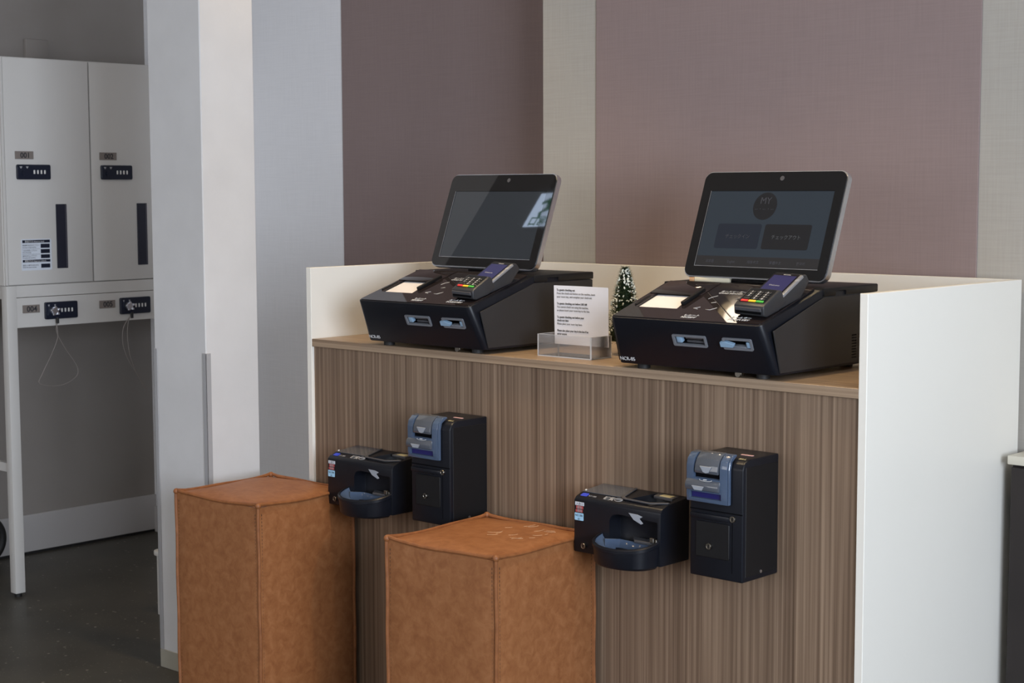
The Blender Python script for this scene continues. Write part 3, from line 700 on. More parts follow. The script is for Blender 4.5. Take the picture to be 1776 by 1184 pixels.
# front-top bevel lettering
FTM = Matrix.Translation((0, -CD+.008, CHt-.009)) @ Matrix.Rotation(math.atan2(.008, .022), 4, 'X')
b = text_bm(['硬貨'], .017, FTM @ Matrix.Translation((.088, .004, .0006)), thick=.0002, bold=True)
t = bmesh.new(); pts = [(.136+.012*math.cos(a*PI/12), .0105+.0075*math.sin(a*PI/12), 0) for a in range(24)]; tube(t, pts, .0009, 5, closed=True)
tube(t, [(.127, .0105, 0), (.145, .0125, 0)], .0012, 5); merge(b, t, 0, FTM @ Matrix.Translation((0, 0, .0008)))
obj('coin_lettering', b, 'ink_dim', coin, sm=False)
b = bmesh.new(); t = bmesh.new(); prism(t, rrect(.012, .034, .003, .018, .003, 3), 'z', .0002, .0008); merge(b, t, 0, FTM); o = obj('blue_badge', b, 'brand_blue', coin); o['label'] = 'blue badge'
b = text_bm(['RT-380'], .0085, FTM @ Matrix.Translation((.038, .005, .0006)), thick=.0001); obj('badge_lettering', b, 'ink_dim', coin, sm=False)
b = bmesh.new(); t = bmesh.new(); cyl(t, (.012, .030, .003), .0028, .002, seg=12); merge(b, t, 0, FTM); obj('indicator_lamp', b, 'ink_white', coin)
# stickers on the front
yF = -CD
b = bmesh.new(); bx(b, .005, .035, yF-.0006, yF, .1235, .1325); o = obj('sticker', b, 'sticker', coin, sm=False); o['label'] = 'white sticker'
b2 = text_bm(['入金口'], .0082, Matrix.Translation((.020, yF-.0008, .1252)) @ FRONT, align='CENTER', thick=.0001); obj('sticker_lettering', b2, 'ink_black', o, sm=False)
b = bmesh.new(); bx(b, .008, .032, yF-.0005, yF, .1145, .1225); bx(b, .006, .030, yF-.0005, yF, .1055, .1125)
o = obj('sticker', b, 'sticker_red', coin, sm=False); o['label'] = 'reddish sticker'
b2 = text_bm(['硬貨', '専用'], .0085, Matrix.Translation((.020, yF-.0008, .1150)) @ FRONT, align='CENTER', thick=.0001, spacing=1.02); obj('sticker_lettering', b2, 'ink_dim', o, sm=False)
b = bmesh.new(); prism(b, rrect(.003, .033, .084, .1035, .002, 3), 'y', yF-.0006, yF); o = obj('sticker', b, 'sticker_blue', coin, sm=False); o['label'] = 'pale blue sticker'
b2 = text_bm(['NO.380', '01'], .0078, Matrix.Translation((.018, yF-.0008, .0945)) @ FRONT, align='CENTER', thick=.0001); obj('sticker_lettering', b2, 'ui_mid', o, sm=False)
b = bmesh.new(); prism(b, [(.184, .1255), (.212, .125), (.229, .121), (.219, .115), (.231, .104), (.224, .101), (.200, .110)], 'y', yF-.0012, yF-.0002, .0003, 1); o = obj('arrow_mark', b, 'arrow', coin, sm=False); o['label'] = 'pale grey arrow'
def keylock(parent, name, x, y, z):
    b = bmesh.new(); cyl(b, (x, y-.002, z), .0078, .005, 'y', 24, mi=0); torus(b, (x, y-.0045, z), .0062, .0011, 'y', 24, 6); bx(b, x-.0012, x+.0012, y-.0052, y-.0042, z-.004, z+.004, mi=1)
    return obj(name, b, ['nickel', 'dark'], parent, origin=(x, y, z))
keylock(coin, 'keyhole', .035, yF, .019)
# tray: D shaped bowl
def bowl(cx, y0, z0, z1, hw, dep, wall, m_='satin'):
    def D(k, off=0, n=20):
        out = [(cx+(hw-off)*math.cos(PI+PI*i/n)*k, y0-(dep-off)*abs(math.sin(PI*i/n))**.75*k) for i in range(n+1)]
        return out
    t = bmesh.new(); secs = [(z0, D(.90)), (z0+.006, D(.96)), (z1-.013, D(1.0)), (z1-.011, D(1.03)), (z1-.003, D(1.03)), (z1, D(.995)), (z1, D(.955)), (z1-.003, D(.94))]
    rows = [[t.verts.new((p[0], p[1], z+(p[1]-y0)*.22*min(1, max(0, (z-.0)/.05))+.006*min(1, max(0, z/.05)))) for p in d] for z, d in secs]
    for a, b_ in zip(rows, rows[1:]):
        for i in range(len(a)-1): t.faces.new((a[i], a[i+1], b_[i+1], b_[i]))
    t.faces.new(rows[0])
    ring = [r[0] for r in rows]; ring2 = [r[-1] for r in rows]
    t.faces.new([r[0] for r in rows]+[]) if False else None
    bx(t, cx-hw*.90, cx+hw*.90, y0-.002, y0+.0015, z0+.002, .022)
    return t
BC, BHW = .186, .093
o = obj('coin_tray', bowl(BC, yF, -.006, .058, BHW, .080, .01), 'satin', coin)
def liner():
    n = 20
    def D(k): return [(BC+BHW*math.cos(PI+PI*i/n)*k, yF-.001-.080*abs(math.sin(PI*i/n))**.75*k) for i in range(n+1)]
    t = bmesh.new(); secs = [(.0560, D(.945)), (.050, D(.925)), (.024, D(.70)), (.018, D(.60)), (.0178, D(.02))]
    rows = [[t.verts.new((p[0], p[1], z+(p[1]-yF)*.22*min(1, max(0, z/.05))+.006)) for p in d] for z, d in secs]
    for a, b_ in zip(rows, rows[1:]):
        for i in range(len(a)-1): t.faces.new((a[i], a[i+1], b_[i+1], b_[i]))
    return t
lo = obj('tray_liner', liner(), 'bill_blue', o); lo['label'] = 'blue-grey tray liner'
b = bmesh.new(); prism(b, [(.205, -CD-.004), (.268, -CD-.004), (.262, -CD+.030), (.175, -CD+.030)], 'z', .052, .059, .001, 1); o = obj('chute_plate', b, 'pewter', coin)
b = bmesh.new(); prism(b, [(.118, -CD-.016), (.150, -CD+.006), (.262, -CD-.002), (.262, -CD+.004), (.148, -CD+.012), (.114, -CD-.010)], 'z', .016, .052, .0008, 1); q_ = obj('tray_back', b, 'bill_blue', coin); q_['label'] = 'blue-grey back of the coin tray'
b = bmesh.new(); bx(b, .255, .268, yF-.006, yF+.004, .060, .072, .001, 1); bx(b, .270, .276, yF-.004, yF+.004, .060, .069, .001, 1); obj('tray_catch', b, 'nickel', coin)
coin2 = copy_tree(coin); coin2.location = V(1.2, .0095, -.48)
coin2['label'] = 'low black coin machine with protruding coin tray, on the counter front beside the right stool'

# ================================================================== bill machines
BW, BD, BHt = .155, .150, .295
bill = thing('bill_machine', 'tall black banknote machine with blue inlet on the counter front below the left kiosk', 'banknote machine', (1.6-.982, .0095, -.472), group='banknote machines on the counter front')
b = bmesh.new()
prism(b, [(0, 0), (-BD, 0), (-BD, BHt-.022), (-BD+.006, BHt-.010), (-BD+.020, BHt-.002), (-BD+.035, BHt), (0, BHt+.001)], 'x', 0, BW, .004, 3)
h = bmesh.new(); bx(h, .0125, .094, -BD-.02, -BD+.03, .20, .33)
obj('body', b, 'satin', bill)
# right/side seam lines
b = bmesh.new(); bx(b, .001, BW-.001, -BD-.0008, -BD+.001, .163, .166); bx(b, .125, .1262, -BD-.0008, -BD+.001, .02, .16); obj('front_seam', b, 'dark', bill)
b = bmesh.new(); prism(b, rrect(.020, .118, .050, .137, .004, 3), 'y', -BD-.003, -BD+.001, .001, 1); obj('lower_door', b, 'matte', bill)
b = bmesh.new(); bx(b, .004, .120, -BD-.006, -BD+.001, .143, .156, .002); obj('ridge', b, 'satin', bill)
b = bmesh.new(); bx(b, BW-.001, BW+.001, -BD+.012, -.004, .012, BHt-.018, .0008, 1); obj('side_cover', b, 'matte', bill)
keylock(bill, 'keyhole', .128, -BD, .152); keylock(bill, 'keyhole', .061, -BD-.003, .078)
# blue inlet bezel (profile wraps over the top front edge)
def bezel_prof(o=0.0):
    return [(-BD+.002, .182), (-BD-.010-o, .184), (-BD-.012-o, .200), (-BD-.012-o, .272), (-BD-.008-o, .288), (-BD+.006, .301+o), (-BD+.026, .304+o), (-BD+.030, .300), (-BD+.004, .285)]
b = bmesh.new(); prism(b, bezel_prof(), 'x', -.003, .118, .0022, 2)
h = bmesh.new()
prism(h, [(-BD-.04, .243), (-BD-.004, .243), (-BD-.002, .283), (-BD+.012, .3005), (-BD+.012, .33), (-BD-.04, .33)], 'x', .019, .096)
bx(h, .008, .100, -BD-.04, -BD-.004, .194, .209)
b = cut(b, h); bz = obj('inlet_bezel', b, 'bill_blue', bill); bz['label'] = 'blue translucent note inlet'
def bs(nm, bm_, m_): return obj(nm, bm_, m_, bz)
b = bmesh.new(); bx(b, .010, .098, -BD-.006, -BD-.002, .195, .208); bs('note_slot', b, 'navy')
b = bmesh.new(); bx(b, .020, .095, -BD-.0045, -BD+.0, .244, .262); bs('inlet_gap', b, 'dark')
b = bmesh.new(); prism(b, [(-BD-.014, .255), (-BD-.016, .262), (-BD-.013, .276), (-BD-.005, .291), (-BD+.008, .303), (-BD+.022, .306), (-BD+.022, .300), (-BD-.002, .283), (-BD-.004, .256)], 'x', .024, .092, .0015, 2); bs('flip_lid', b, 'bill_grey')
b = bmesh.new(); prism(b, [(-BD-.010, .212), (-BD-.020, .214), (-BD-.021, .226), (-BD-.016, .236), (-BD-.006, .243), (-BD+.002, .243)], 'x', -.002, .097, .003, 2); bs('lower_shutter', b, 'bill_grey')
b = bmesh.new(); prism(b, [(.040, .273), (.074, .273), (.066, .259), (.058, .257), (.050, .259)], 'y', -BD-.0175, -BD-.0135, .0004, 1); bs('arrow_mark', b, 'arrow')
b = bmesh.new(); prism(b, [(.020, .2245), (.056, .2245), (.050, .2145), (.028, .2145)], 'y', -BD-.0225, -BD-.0195, .0004, 1); bs('arrow_mark', b, 'arrow')
b = bmesh.new()
t = bmesh.new()
tube(t, [(.055+.018*math.cos(a*PI/10), .004*math.sin(a*PI/10), 0) for a in range(20)], .0007, 5, closed=True); tube(t, [(.008, .002, 0), (.030, .002, 0)], .0012, 5); tube(t, [(.048, .0, 0), (.058, .001, 0)], .0014, 5)
merge(b, t, 0, Matrix.Translation((0, -BD-.0125, .2395)) @ Matrix.Rotation(math.radians(38), 4, 'X')); bs('emblem', b, 'ink_white')
b = bmesh.new(); prism(b, [(-BD-.0105, .185), (-BD-.0108, .27), (-BD-.006, .29), (-BD+.007, .3035), (-BD+.02, .305), (-BD+.02, .300), (-BD+.003, .288), (-BD-.002, .27), (-BD-.002, .185)], 'x', .1185, .1225, .001, 1); bs('bezel_edge', b, 'bill_blue')
b = bmesh.new(); bx(b, .100, .133, -.0775-.004, -.0775+.004, BHt+.0008, BHt+.0018); o = obj('top_label', b, 'pink_label', bill, sm=False); o['label'] = 'pale pink label'
b = text_bm(['BILL'], .012, Matrix.Translation((.126, -BD+.0205, BHt-.0008)) @ Matrix.Rotation(.14, 4, 'X'), thick=.0002, bold=True); obj('top_lettering', b, 'gold_label', bill, sm=False)
b = bmesh.new(); cyl(b, (BW+.001, -.075, .018), .004, .003, 'x', 16); obj('side_screw', b, 'silver', bill)
bill2 = copy_tree(bill); bill2.location = V(1.6, .0095, -.472)
bill2['label'] = 'tall black banknote machine with blue inlet on the counter front below the right kiosk'

# ================================================================== leather stools
def stool_mesh(w_, d_, h_):
    # softly bulged upholstered block
    t = bmesh.new(); n = 14; nz = 18
    def bulge(f): return 1-(2*f-1)**6
    grid = {}
    def P(i, j, k):
        x, y, z = i/n, j/n, k/nz
        X = (x-.5)*w_; Y = (y-.5)*d_; Z = z*h_
        if k == nz: Z += .010*bulge(x)*bulge(y) - .006*(1-min(1, 4*min(x, 1-x, y, 1-y)))*(abs(math.sin(5*x+4*y)))
        if i in (0, n): X += (1 if i else -1)*.007*bulge(y)*bulge(z)
        if j in (0, n): Y += (1 if j else -1)*.007*bulge(x)*bulge(z)
        key = (i, j, k)
        if key not in grid: grid[key] = t.verts.new((X, Y, Z))
        return grid[key]
    for i in range(n):
        for j in range(n):
            t.faces.new((P(i, j, nz), P(i+1, j, nz), P(i+1, j+1, nz), P(i, j+1, nz))); t.faces.new((P(i, j, 0), P(i, j+1, 0), P(i+1, j+1, 0), P(i+1, j, 0)))
    for i in range(n):
        for k in range(nz):
            t.faces.new((P(i, 0, k), P(i+1, 0, k), P(i+1, 0, k+1), P(i, 0, k+1))); t.faces.new((P(i, n, k), P(i, n, k+1), P(i+1, n, k+1), P(i+1, n, k)))
            t.faces.new((P(0, i, k), P(0, i, k+1), P(0, i+1, k+1), P(0, i+1, k))) if i < n else None
            t.faces.new((P(n, i, k), P(n, i+1, k), P(n, i+1, k+1), P(n, i, k+1)))
    return t
def make_stool(label, loc, w_, d_, h_, seed, rz):
    random.seed(seed)
    s = thing('upholstered_stool', label, 'stool', loc, rz, 'tan leather block stools')
    obj('upholstery', stool_mesh(w_, d_, h_), 'leather', s, sm=True)
    # piping round the top edge
    hw, hd = w_/2, d_/2; P = []
    cs = [(-hw, -hd), (hw, -hd), (hw, hd), (-hw, hd)]
    for q in range(4):
        (x0, y0), (x1, y1) = cs[q], cs[(q+1) % 4]
        for k in range(12):
            f = k/12; sag = .0075*math.sin(PI*f)**.6+.0015*math.sin(f*9+seed+q)
            P.append((x0+(x1-x0)*f, y0+(y1-y0)*f, h_+.004-sag))
    b = bmesh.new(); tube(b, P, .0056, 8, closed=True); 
    for x, y in cs: 
        t = bmesh.new(); bmesh.ops.create_icosphere(t, subdivisions=2, radius=.0095)
        for f in t.faces: f.smooth = True
        merge(b, t, 0, Matrix.Translation((x*1.0, y*1.0, h_+.001)))
    obj('top_piping', b, 'piping', s)
    for q, (x, y) in enumerate(cs):
        b = bmesh.new(); ox, oy = (.0015 if x > 0 else -.0015), (.0015 if y > 0 else -.0015)
        tube(b, [(x*.997+ox+.0012*math.sin(k*.9+q), y*.997+oy, k*h_/20) for k in range(21)], .0048, 8); obj('corner_piping', b, 'piping', s)
    for q in range(4):
        b = bmesh.new()
        (x0, y0), (x1, y1) = cs[q], cs[(q+1) % 4]; d = Vector((x1-x0, y1-y0, 0)).normalized(); nrm = Vector((d.y, -d.x, 0))
        k = 0
        while k < h_-.03:
            for (xx, yy, sg) in ((x0, y0, 1), (x1, y1, -1)):
                c0 = Vector((xx, yy, k))+d*sg*.012+nrm*.0012
                bx(b, c0.x-.0007, c0.x+.0007, c0.y-.0007, c0.y+.0007, k, k+.006)
            k += .0105
        obj('stitching', b, 'stitch', s, sm=False)
    b = bmesh.new()
    for x, y in ((-.14, -.15), (.14, -.15), (-.14, .15), (.14, .15)): cyl(b, (x, y, -.006), .015, .012, seg=16)
    obj('glides', b, 'rubber', s)
    return s
SH_ = .66
make_stool('tan leather block stool nearest the column, behind the other stool', (.0365, -.206, -ZF+.012), .376, .378, SH_, 3, .042)
st2 = make_stool('tan leather block stool with pale scratches on its seat, nearer the camera', (1.0115, -.226, -ZF+.012), .376, .40, SH_, 11, .052)
random.seed(5); b = bmesh.new()
for k in range(16):
    x = .05+random.uniform(-.06, .09); y = .03+random.uniform(-.07, .09); a = random.uniform(-.3, 1.2); l = random.uniform(.01, .04)
    pts = [(x+l*f*math.cos(a+f*.6), y+l*f*math.sin(a+f*.6), SH_+.0100) for f in (0, .33, .66, 1)]
    tube(b, pts, .0005, 4)
M['scuff'] = mat('pale_scuff', (.50, .33, .20), .7)
o = obj('scratches', b, 'scuff', st2); o['label'] = 'pale scratches on the seat'

# ================================================================== lockers on the left wall
XF = -1.75; LO = (-1.98, .5, .098)
lk = thing('locker', 'pale grey locker with numbered doors 001 and 002, set on a white steel stand', 'locker', LO)
b = bmesh.new(); bx(b, XF-.42, XF-.012, -.026, 1.07, .098, .972, .002, 1); part('cabinet', b, 'white_metal', lk, LO, LO)
b = bmesh.new(); bx(b, XF-.013, XF-.001, -.024, -.014, .100, .970, .001, 1); part('edge_strip', b, 'white_metal', lk, LO, LO)
def letters(txt, size, y, z, x, m_, par, org, al='CENTER'):
    t = text_bm([txt], size, Matrix.Translation((x, y, z)) @ FACE_PX, align=al, thick=.0002); part('lettering', t, m_, par, org, org).data
def combo_lock(par, org, y0, y1, z0, z1, x, name='combination_lock'):
    b = bmesh.new(); prism(b, rrect(y0, y1, z0, z1, .006, 4), 'x', x, x+.012, .002, 1)
    o = part(name, b, 'lock', par, org, (x, (y0+y1)/2, (z0+z1)/2)); oo = (x, (y0+y1)/2, (z0+z1)/2)
    h = z1-z0; w2 = y1-y0
    b = bmesh.new()
    for k in range(4):
        yc = y0+w2*(.50+.105*k); bx(b, x+.010, x+.0135, yc-.0035, yc+.0035, (z0+z1)/2-.0075, (z0+z1)/2+.0075, .001, 1)
    part('dial', b, 'white_plastic', o, oo, oo)
    b = bmesh.new()
    for yc in (y0+w2*.10, y0+w2*.29): prism(b, [(yc-.004, z1-h*.14), (yc+.004, z1-h*.14), (yc+.001, z1-h*.25), (yc-.001, z1-h*.25)], 'x', x+.011, x+.0125)
    part('arrow_mark', b, 'ink_dim', o, oo, oo)
    b = bmesh.new(); cyl(b, (x+.012, y0+w2*.22, (z0+z1)/2-.004), .012, .006, 'x', 20); part('knob', b, 'lock', o, oo, oo)
    return o, oo
def tagp(par, org, y0, y1, z0, z1, x, num):
    oo = (x, (y0+y1)/2, (z0+z1)/2)
    b = bmesh.new(); bx(b, x, x+.004, y0, y1, z0, z1, .0008, 1); o = part('number_plate', b, 'tag', par, org, oo)
    t = text_bm([num], (z1-z0)*.95, Matrix.Translation((x+.0045, (y0+y1)/2+.003, z0+(z1-z0)*.17)) @ FACE_PX, align='CENTER', thick=.0002, bold=True); part('number', t, 'ink_black', o, oo, oo)
DY = [(-.013, .360), (.366, .712), (.718, 1.066)]
for i, (y0, y1) in enumerate(DY):
    oo = (XF, (y0+y1)/2, .10)
    b = bmesh.new(); bx(b, XF-.012, XF, y0, y1, .101, .969, .002, 2); d = part('door', b, 'white_metal', lk, LO, oo)
    if i == 2: continue
    dy = .375*i
    tagp(d, oo, .028+dy, .107+dy, .584, .614, XF, '00%d' % (i+1))
    b = bmesh.new()
    # lock, its dials and knob joined under the door at one level
    prism(b, rrect(.031+dy, .176+dy, .506, .563, .006, 4), 'x', XF, XF+.012, .002, 1); part('combination_lock', b, 'lock', d, oo, oo)
    b = bmesh.new()
    for k in range(4):
        yc = .031+dy+.145*(.50+.105*k); bx(b, XF+.010, XF+.0135, yc-.0035, yc+.0035, .527, .542, .001, 1)
    part('dial', b, 'white_plastic', d, oo, oo)
    b = bmesh.new()
    for yc in (.046+dy, .073+dy): prism(b, [(yc-.006, .556), (yc+.006, .556), (yc+.0015, .548), (yc-.0015, .548)], 'x', XF+.0115, XF+.0128)
    part('arrow_mark', b, 'ink_dim', d, oo, oo)
    b = bmesh.new(); cyl(b, (XF+.013, .060+dy, .530), .011, .006, 'x', 20); part('knob', b, 'lock', d, oo, oo)
    b = bmesh.new(); bx(b, XF-.001, XF+.003, .199+dy, .247+dy, .159, .410, .001, 1); bx(b, XF+.0032, XF+.0036, .239+dy, .245+dy, .161, .408, mi=1); part('viewing_slot', b, ['smoke', 'smoke_edge'], d, oo, oo)
    for c in d.children:
        pass
# flatten: pieces below a door piece stay at one level (number sits on its plate)
for d in [c for c in lk.children if c.name.startswith('door')]:
    for c in list(d.children):
        for g in list(c.children):
            loc = c.location+g.location; g.parent = d; g.location = loc
# instruction sticker on the first door
d0 = [c for c in lk.children if c.name.startswith('door')][0]; oo = (XF, (DY[0][0]+DY[0][1])/2, .10)
b = bmesh.new(); prism(b, rrect(.043, .175, .155, .276, .004, 3), 'x', XF, XF+.0012); st = part('instruction_sticker', b, 'sticker', d0, oo, oo); st['label'] = 'printed instruction sticker'
b = bmesh.new()
def sy(f): return .043+.132*f
def sz(f): return .276-.121*f
x1 = XF+.0013
for f0, f1 in ((.03, .12), (.66, .74)): bx(b, x1, x1+.0004, sy(.04), sy(.95), sz(f1), sz(f0))
for f0, f1 in ((.16, .29), (.33, .46), (.50, .62), (.80, .93)): bx(b, x1, x1+.0004, sy(.64), sy(.94), sz(f1), sz(f0))
for f in (.31, .48): bx(b, x1, x1+.0003, sy(.03), sy(.62), sz(f+.006), sz(f))
part('sticker_panels', b, 'lock', d0, oo, oo)
b = bmesh.new()
def st_text(s, fy, fz, size, m=None): merge(b, text_bm([s], size, Matrix.Translation((x1+.0006, sy(fy), sz(fz))) @ FACE_PX, thick=.0001))
for f, a1, a2 in ((.16, '暗証番号を合わせて下さい', 'Set your 4-digit number'), (.33, 'つまみを回して下さい', 'Turn the knob'), (.50, '番号をずらして下さい', 'Scramble the numbers'), (.80, '設定した番号を合わせる', 'Enter the same number')):
    st_text(a1, .04, f+.055, .0062); st_text(a2, .04, f+.115, .0062)
part('sticker_lettering', b, 'ink_black', d0, oo, oo)
b = bmesh.new(); st_text('施錠方法 How to lock', .12, .105, .009); st_text('開錠方法 How to unlock', .10, .73, .009)
part('sticker_heading', b, 'ink_white', d0, oo, oo)
# stand
SO = (-1.98, .5, -ZF)
sd = thing('locker_stand', 'white steel stand with umbrella locks 004 and 005 on its rail, under the locker', 'stand', SO)
for x0, y0 in ((XF-.042, -.024), (XF-.042, 1.026), (XF-.42, -.024), (XF-.42, 1.026)):
    b = bmesh.new(); bx(b, x0, x0+.042, y0, y0+.042, -ZF+.015, .0975, .003, 2); lg = part('leg', b, 'white_metal', sd, SO, (x0+.021, y0+.021, -ZF))
    b = bmesh.new(); cyl(b, (x0+.021, y0+.021, -ZF+.0075), .014, .015, seg=16); part('foot', b, 'rubber', lg, (x0+.021, y0+.021, -ZF), (x0+.021, y0+.021, -ZF))
b = bmesh.new(); bx(b, XF-.03, XF-.002, .018, 1.026, .052, .0975, .001, 1); part('upper_rail', b, 'white_metal', sd, SO, (XF, .36, .05))
b = bmesh.new(); bx(b, XF-.03, XF-.002, .018, 1.026, -.066, .050, .001, 1); part('lower_rail', b, 'white_metal', sd, SO, (XF, .36, -.06))
for y0 in (-.016, 1.034):
    for z0, z1 in ((-.63, -.595), (.045, .0975)):
        b = bmesh.new(); bx(b, XF-.378, XF-.042, y0, y0+.026, z0, z1, .002, 1); part('side_rail', b, 'white_metal', sd, SO, (XF-.2, y0, z0))
b = bmesh.new(); bx(b, XF-.40, XF-.378, .018, 1.026, .04, .0975, .001, 1); part('back_rail', b, 'white_metal', sd, SO, (XF-.39, .36, .05))
for i, dy in enumerate((0, .344)):
    x = XF-.002
    b = bmesh.new(); ty = .042+dy; oo = (x, ty, 0)
    bx(b, x, x+.004, ty, ty+.074, -.010, .021, .0008, 1); o = part('number_plate', b, 'tag', sd, SO, oo)
    t = text_bm(['00%d' % (4+i)], .030, Matrix.Translation((x+.0045, ty+.039, -.0045)) @ FACE_PX, align='CENTER', thick=.0002, bold=True); part('number', t, 'ink_black', o, oo, oo)
    o, q = combo_lock(sd, SO, .136+dy, .281+dy, -.039, .028, x, 'umbrella_lock')
    yk = .136+dy+.034; zk = -.006
    b = bmesh.new(); cyl(b, (x+.020, yk, zk), .016, .018, 'x', 20, bev=.003)
    for a in range(5): bx(b, x+.026, x+.034, yk+.017*math.cos(a*1.26+.4)-.004, yk+.017*math.cos(a*1.26+.4)+.004, zk+.015*math.sin(a*1.26+.4)-.004, zk+.015*math.sin(a*1.26+.4)+.004, .001, 1)
    part('key_plug', b, 'silver', o, q, q)
    b = bmesh.new(); cyl(b, (x+.024, yk+.010, zk-.038), .006, .024, 'z', 12, bev=.001); part('cable_sleeve', b, 'rubber', o, q, q)
    if i == 0:
        P = [(x+.024, yk+.010, -.050), (x+.022, yk+.006, -.09), (x+.020, yk+.045, -.16), (x+.02, yk+.085, -.215), (x+.02, yk+.098, -.245), (x+.02, yk+.090, -.272), (x+.02, yk+.04, -.298), (x+.02, yk-.02, -.300), (x+.02, yk-.075, -.285), (x+.02, yk-.062, -.25), (x+.02, yk-.015, -.17), (x+.018, yk+.012, -.11), (x+.018, yk+.010, -.055)]
    else:
        P = [(x+.024, yk+.0, -.050), (x+.022, yk-.030, -.09), (x+.020, yk-.035, -.15), (x+.02, yk-.015, -.215), (x+.02, yk+.020, -.27), (x+.02, yk+.060, -.33), (x+.02, yk+.078, -.362), (x+.02, yk+.030, -.285), (x+.02, yk-.003, -.20), (x+.018, yk-.010, -.11), (x+.018, yk+.0, -.055)]
    b = bmesh.new(); tube(b, spline(P, 8), .0016, 6); part('cable', b, 'wire', o, q, q)

# ================================================================== small background things
b = bmesh.new(); bx(b, -2.417, -2.395, .475, .585, .98, 1.108, .003, 2)
tag(obj('cover_plate', b, 'grey_wall', origin=(-2.417, .53, .98)), 'square grey cover plate on the grey wall above the locker', 'cover plate')
wb_ = thing('waste_bin', 'slim white plastic bin with a rolled rim, mostly hidden behind the column', 'bin', (-1.062, .28, -ZF))
b = bmesh.new(); prism(b, rrect(-.085, .085, -.075, .075, .02, 5), 'z', .0, .222); 
h = bmesh.new(); prism(h, rrect(-.080, .080, -.070, .070, .018, 5), 'z', .006, .25); b = cut(b, h); obj('bin_body', b, 'white_plastic', wb_)
b = bmesh.new(); prism(b, rrect(-.094, .094, -.084, .084, .024, 5), 'z', .2225, .244, .006, 2)
h = bmesh.new(); prism(h, rrect(-.078, .078, -.068, .068, .018, 5), 'z', .2, .26); b = cut(b, h); obj('bin_rim', b, 'white_plastic', wb_)
wh = thing('caster_wheel', 'black rubber wheel at the left picture edge, behind the locker stand leg', 'wheel', (-2.34, .165, -ZF))
b = bmesh.new(); torus(b, (0, 0, .112), .094, .018, 'x'); obj('tyre', b, 'rubber', wh)
b = bmesh.new(); cyl(b, (0, 0, .112), .082, .012, 'x', 32); cyl(b, (0, 0, .112), .02, .04, 'x', 20, bev=.003); obj('hub', b, 'pewter', wh)
TO = (2.7, .72, -ZF)
tb = thing('side_cabinet', 'dark low cabinet with a thin cream top against the wall right of the counter', 'cabinet', TO)
b = bmesh.new(); bx(b, 2.03, 3.4, .652, .775, -.253, -.229, .003, 2); part('cabinet_top', b, 'cream_top', tb, TO, (2.7, .72, -.25))
b = bmesh.new(); bx(b, 2.035, 3.38, .675, .775, -ZF+.04, -.253, .001, 1); part('carcass', b, 'dark_wood', tb, TO, (2.7, .72, -ZF+.04))
b = bmesh.new(); bx(b, 2.045, 3.36, .69, .775, -ZF, -ZF+.04); part('plinth', b, 'dark_wood', tb, TO, (2.7, .72, -ZF))
for k in range(3):
    x0 = 2.037+.447*k; b = bmesh.new(); bx(b, x0, x0+.440, .661, .675, -ZF+.05, -.26, .002, 1); dd = part('door', b, 'dark_wood', tb, TO, (x0, .67, -ZF+.05))
    b = bmesh.new(); tube(b, [(x0+.39, .662, -.45), (x0+.39, .642, -.45), (x0+.39, .642, -.35), (x0+.39, .662, -.35)], .005, 8); part('handle', b, 'nickel', dd, (x0, .67, -ZF+.05), (x0, .67, -ZF+.05))
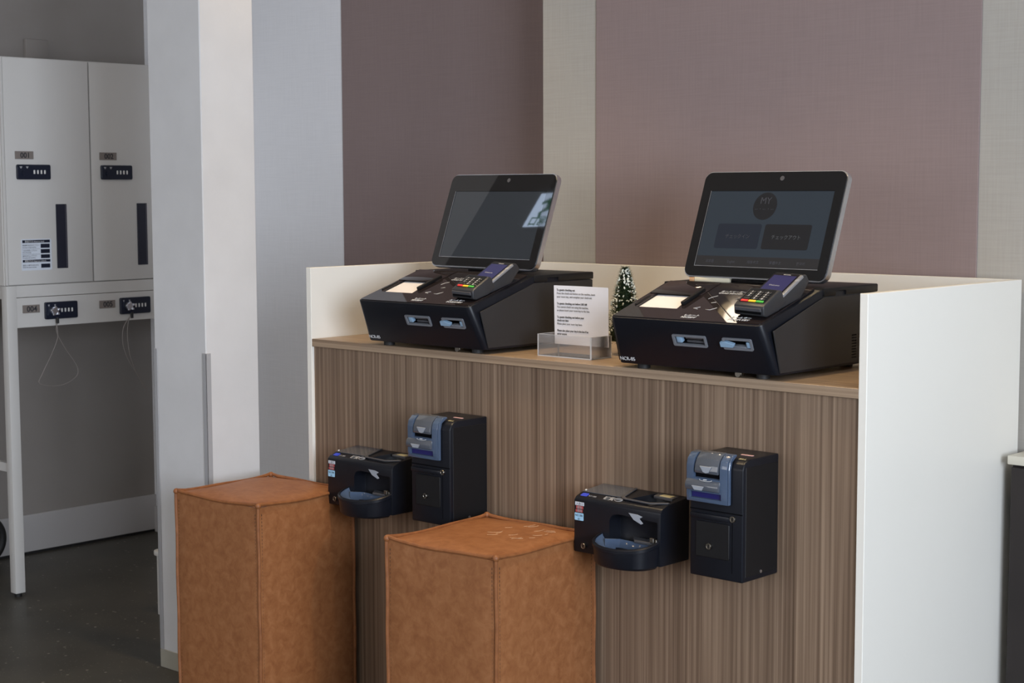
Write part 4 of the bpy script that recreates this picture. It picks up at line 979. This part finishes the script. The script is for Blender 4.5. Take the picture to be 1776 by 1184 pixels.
# downlights in the ceiling
for i, (x, y) in enumerate(LAMPS):
    lab = ['recessed ceiling downlight above the left end of the counter', 'recessed ceiling downlight in front of the left kiosk',
           'recessed ceiling downlight in front of the right kiosk', 'recessed ceiling downlight right of the counter', 'recessed ceiling downlight in the open room before the stools'][i]
    dl = thing('ceiling_downlight', lab, 'ceiling light', (x, y, HC), 0, 'recessed ceiling downlights')
    b = bmesh.new(); torus(b, (0, 0, -.004), .064, .007, 'z', 40, 8); obj('trim_ring', b, 'white_plastic', dl)
    b = bmesh.new(); cyl(b, (0, 0, -.003), .056, .005, seg=40); obj('lens', b, 'lamp', dl)
# exit sign hung under the ceiling in front of the column (its face shows mirrored in the left kiosk screen)
EO = (-1.63, -1.42, 1.738)
ex = thing('exit_sign', 'lit white and green exit sign hung under the ceiling, mirrored in the left screen', 'exit sign', EO)
b = bmesh.new(); bx(b, -1.768, -1.495, -1.438, -1.402, 1.732, 1.952, .004, 2); part('sign_box', b, 'white_plastic', ex, EO, EO)
for x in (-1.74, -1.52):
    b = bmesh.new(); cyl(b, (x, -1.42, 2.026), .005, .148, seg=10); part('hanger', b, 'nickel', ex, EO, (x, -1.42, 1.952))
ys = -1.402
b = bmesh.new(); bx(b, -1.763, -1.500, ys, ys+.0015, 1.737, 1.947); part('sign_face', b, 'exit_white', ex, EO, EO)
b = bmesh.new()
def eq(pts): prism(b, [(-1.650-(x+1.235)*.95, 1.880+(z-1.69)*.95) for x, z in pts], 'y', ys+.0016, ys+.003)
cyl(b, (-1.650, ys+.0023, 1.9275), .014, .0014, 'y', 20)
eq([(-1.205, 1.726), (-1.265, 1.722), (-1.268, 1.655), (-1.222, 1.648)])
eq([(-1.215, 1.722), (-1.165, 1.700), (-1.172, 1.683), (-1.225, 1.700)]); eq([(-1.25, 1.720), (-1.305, 1.695), (-1.295, 1.680), (-1.245, 1.700)])
eq([(-1.225, 1.668), (-1.18, 1.63), (-1.195, 1.590), (-1.213, 1.595), (-1.205, 1.628), (-1.262, 1.650)]); eq([(-1.268, 1.668), (-1.285, 1.61), (-1.325, 1.60), (-1.327, 1.618), (-1.30, 1.625), (-1.262, 1.65)])
part('running_figure', b, 'exit_green', ex, EO, EO)
t = text_bm(['非常口'], .062, Matrix.Translation((-1.645, ys+.002, 1.748)) @ Matrix.Rotation(PI, 4, 'Z') @ FRONT, thick=.0003, bold=True, align='CENTER')
part('sign_lettering', t, 'exit_green', ex, EO, EO)
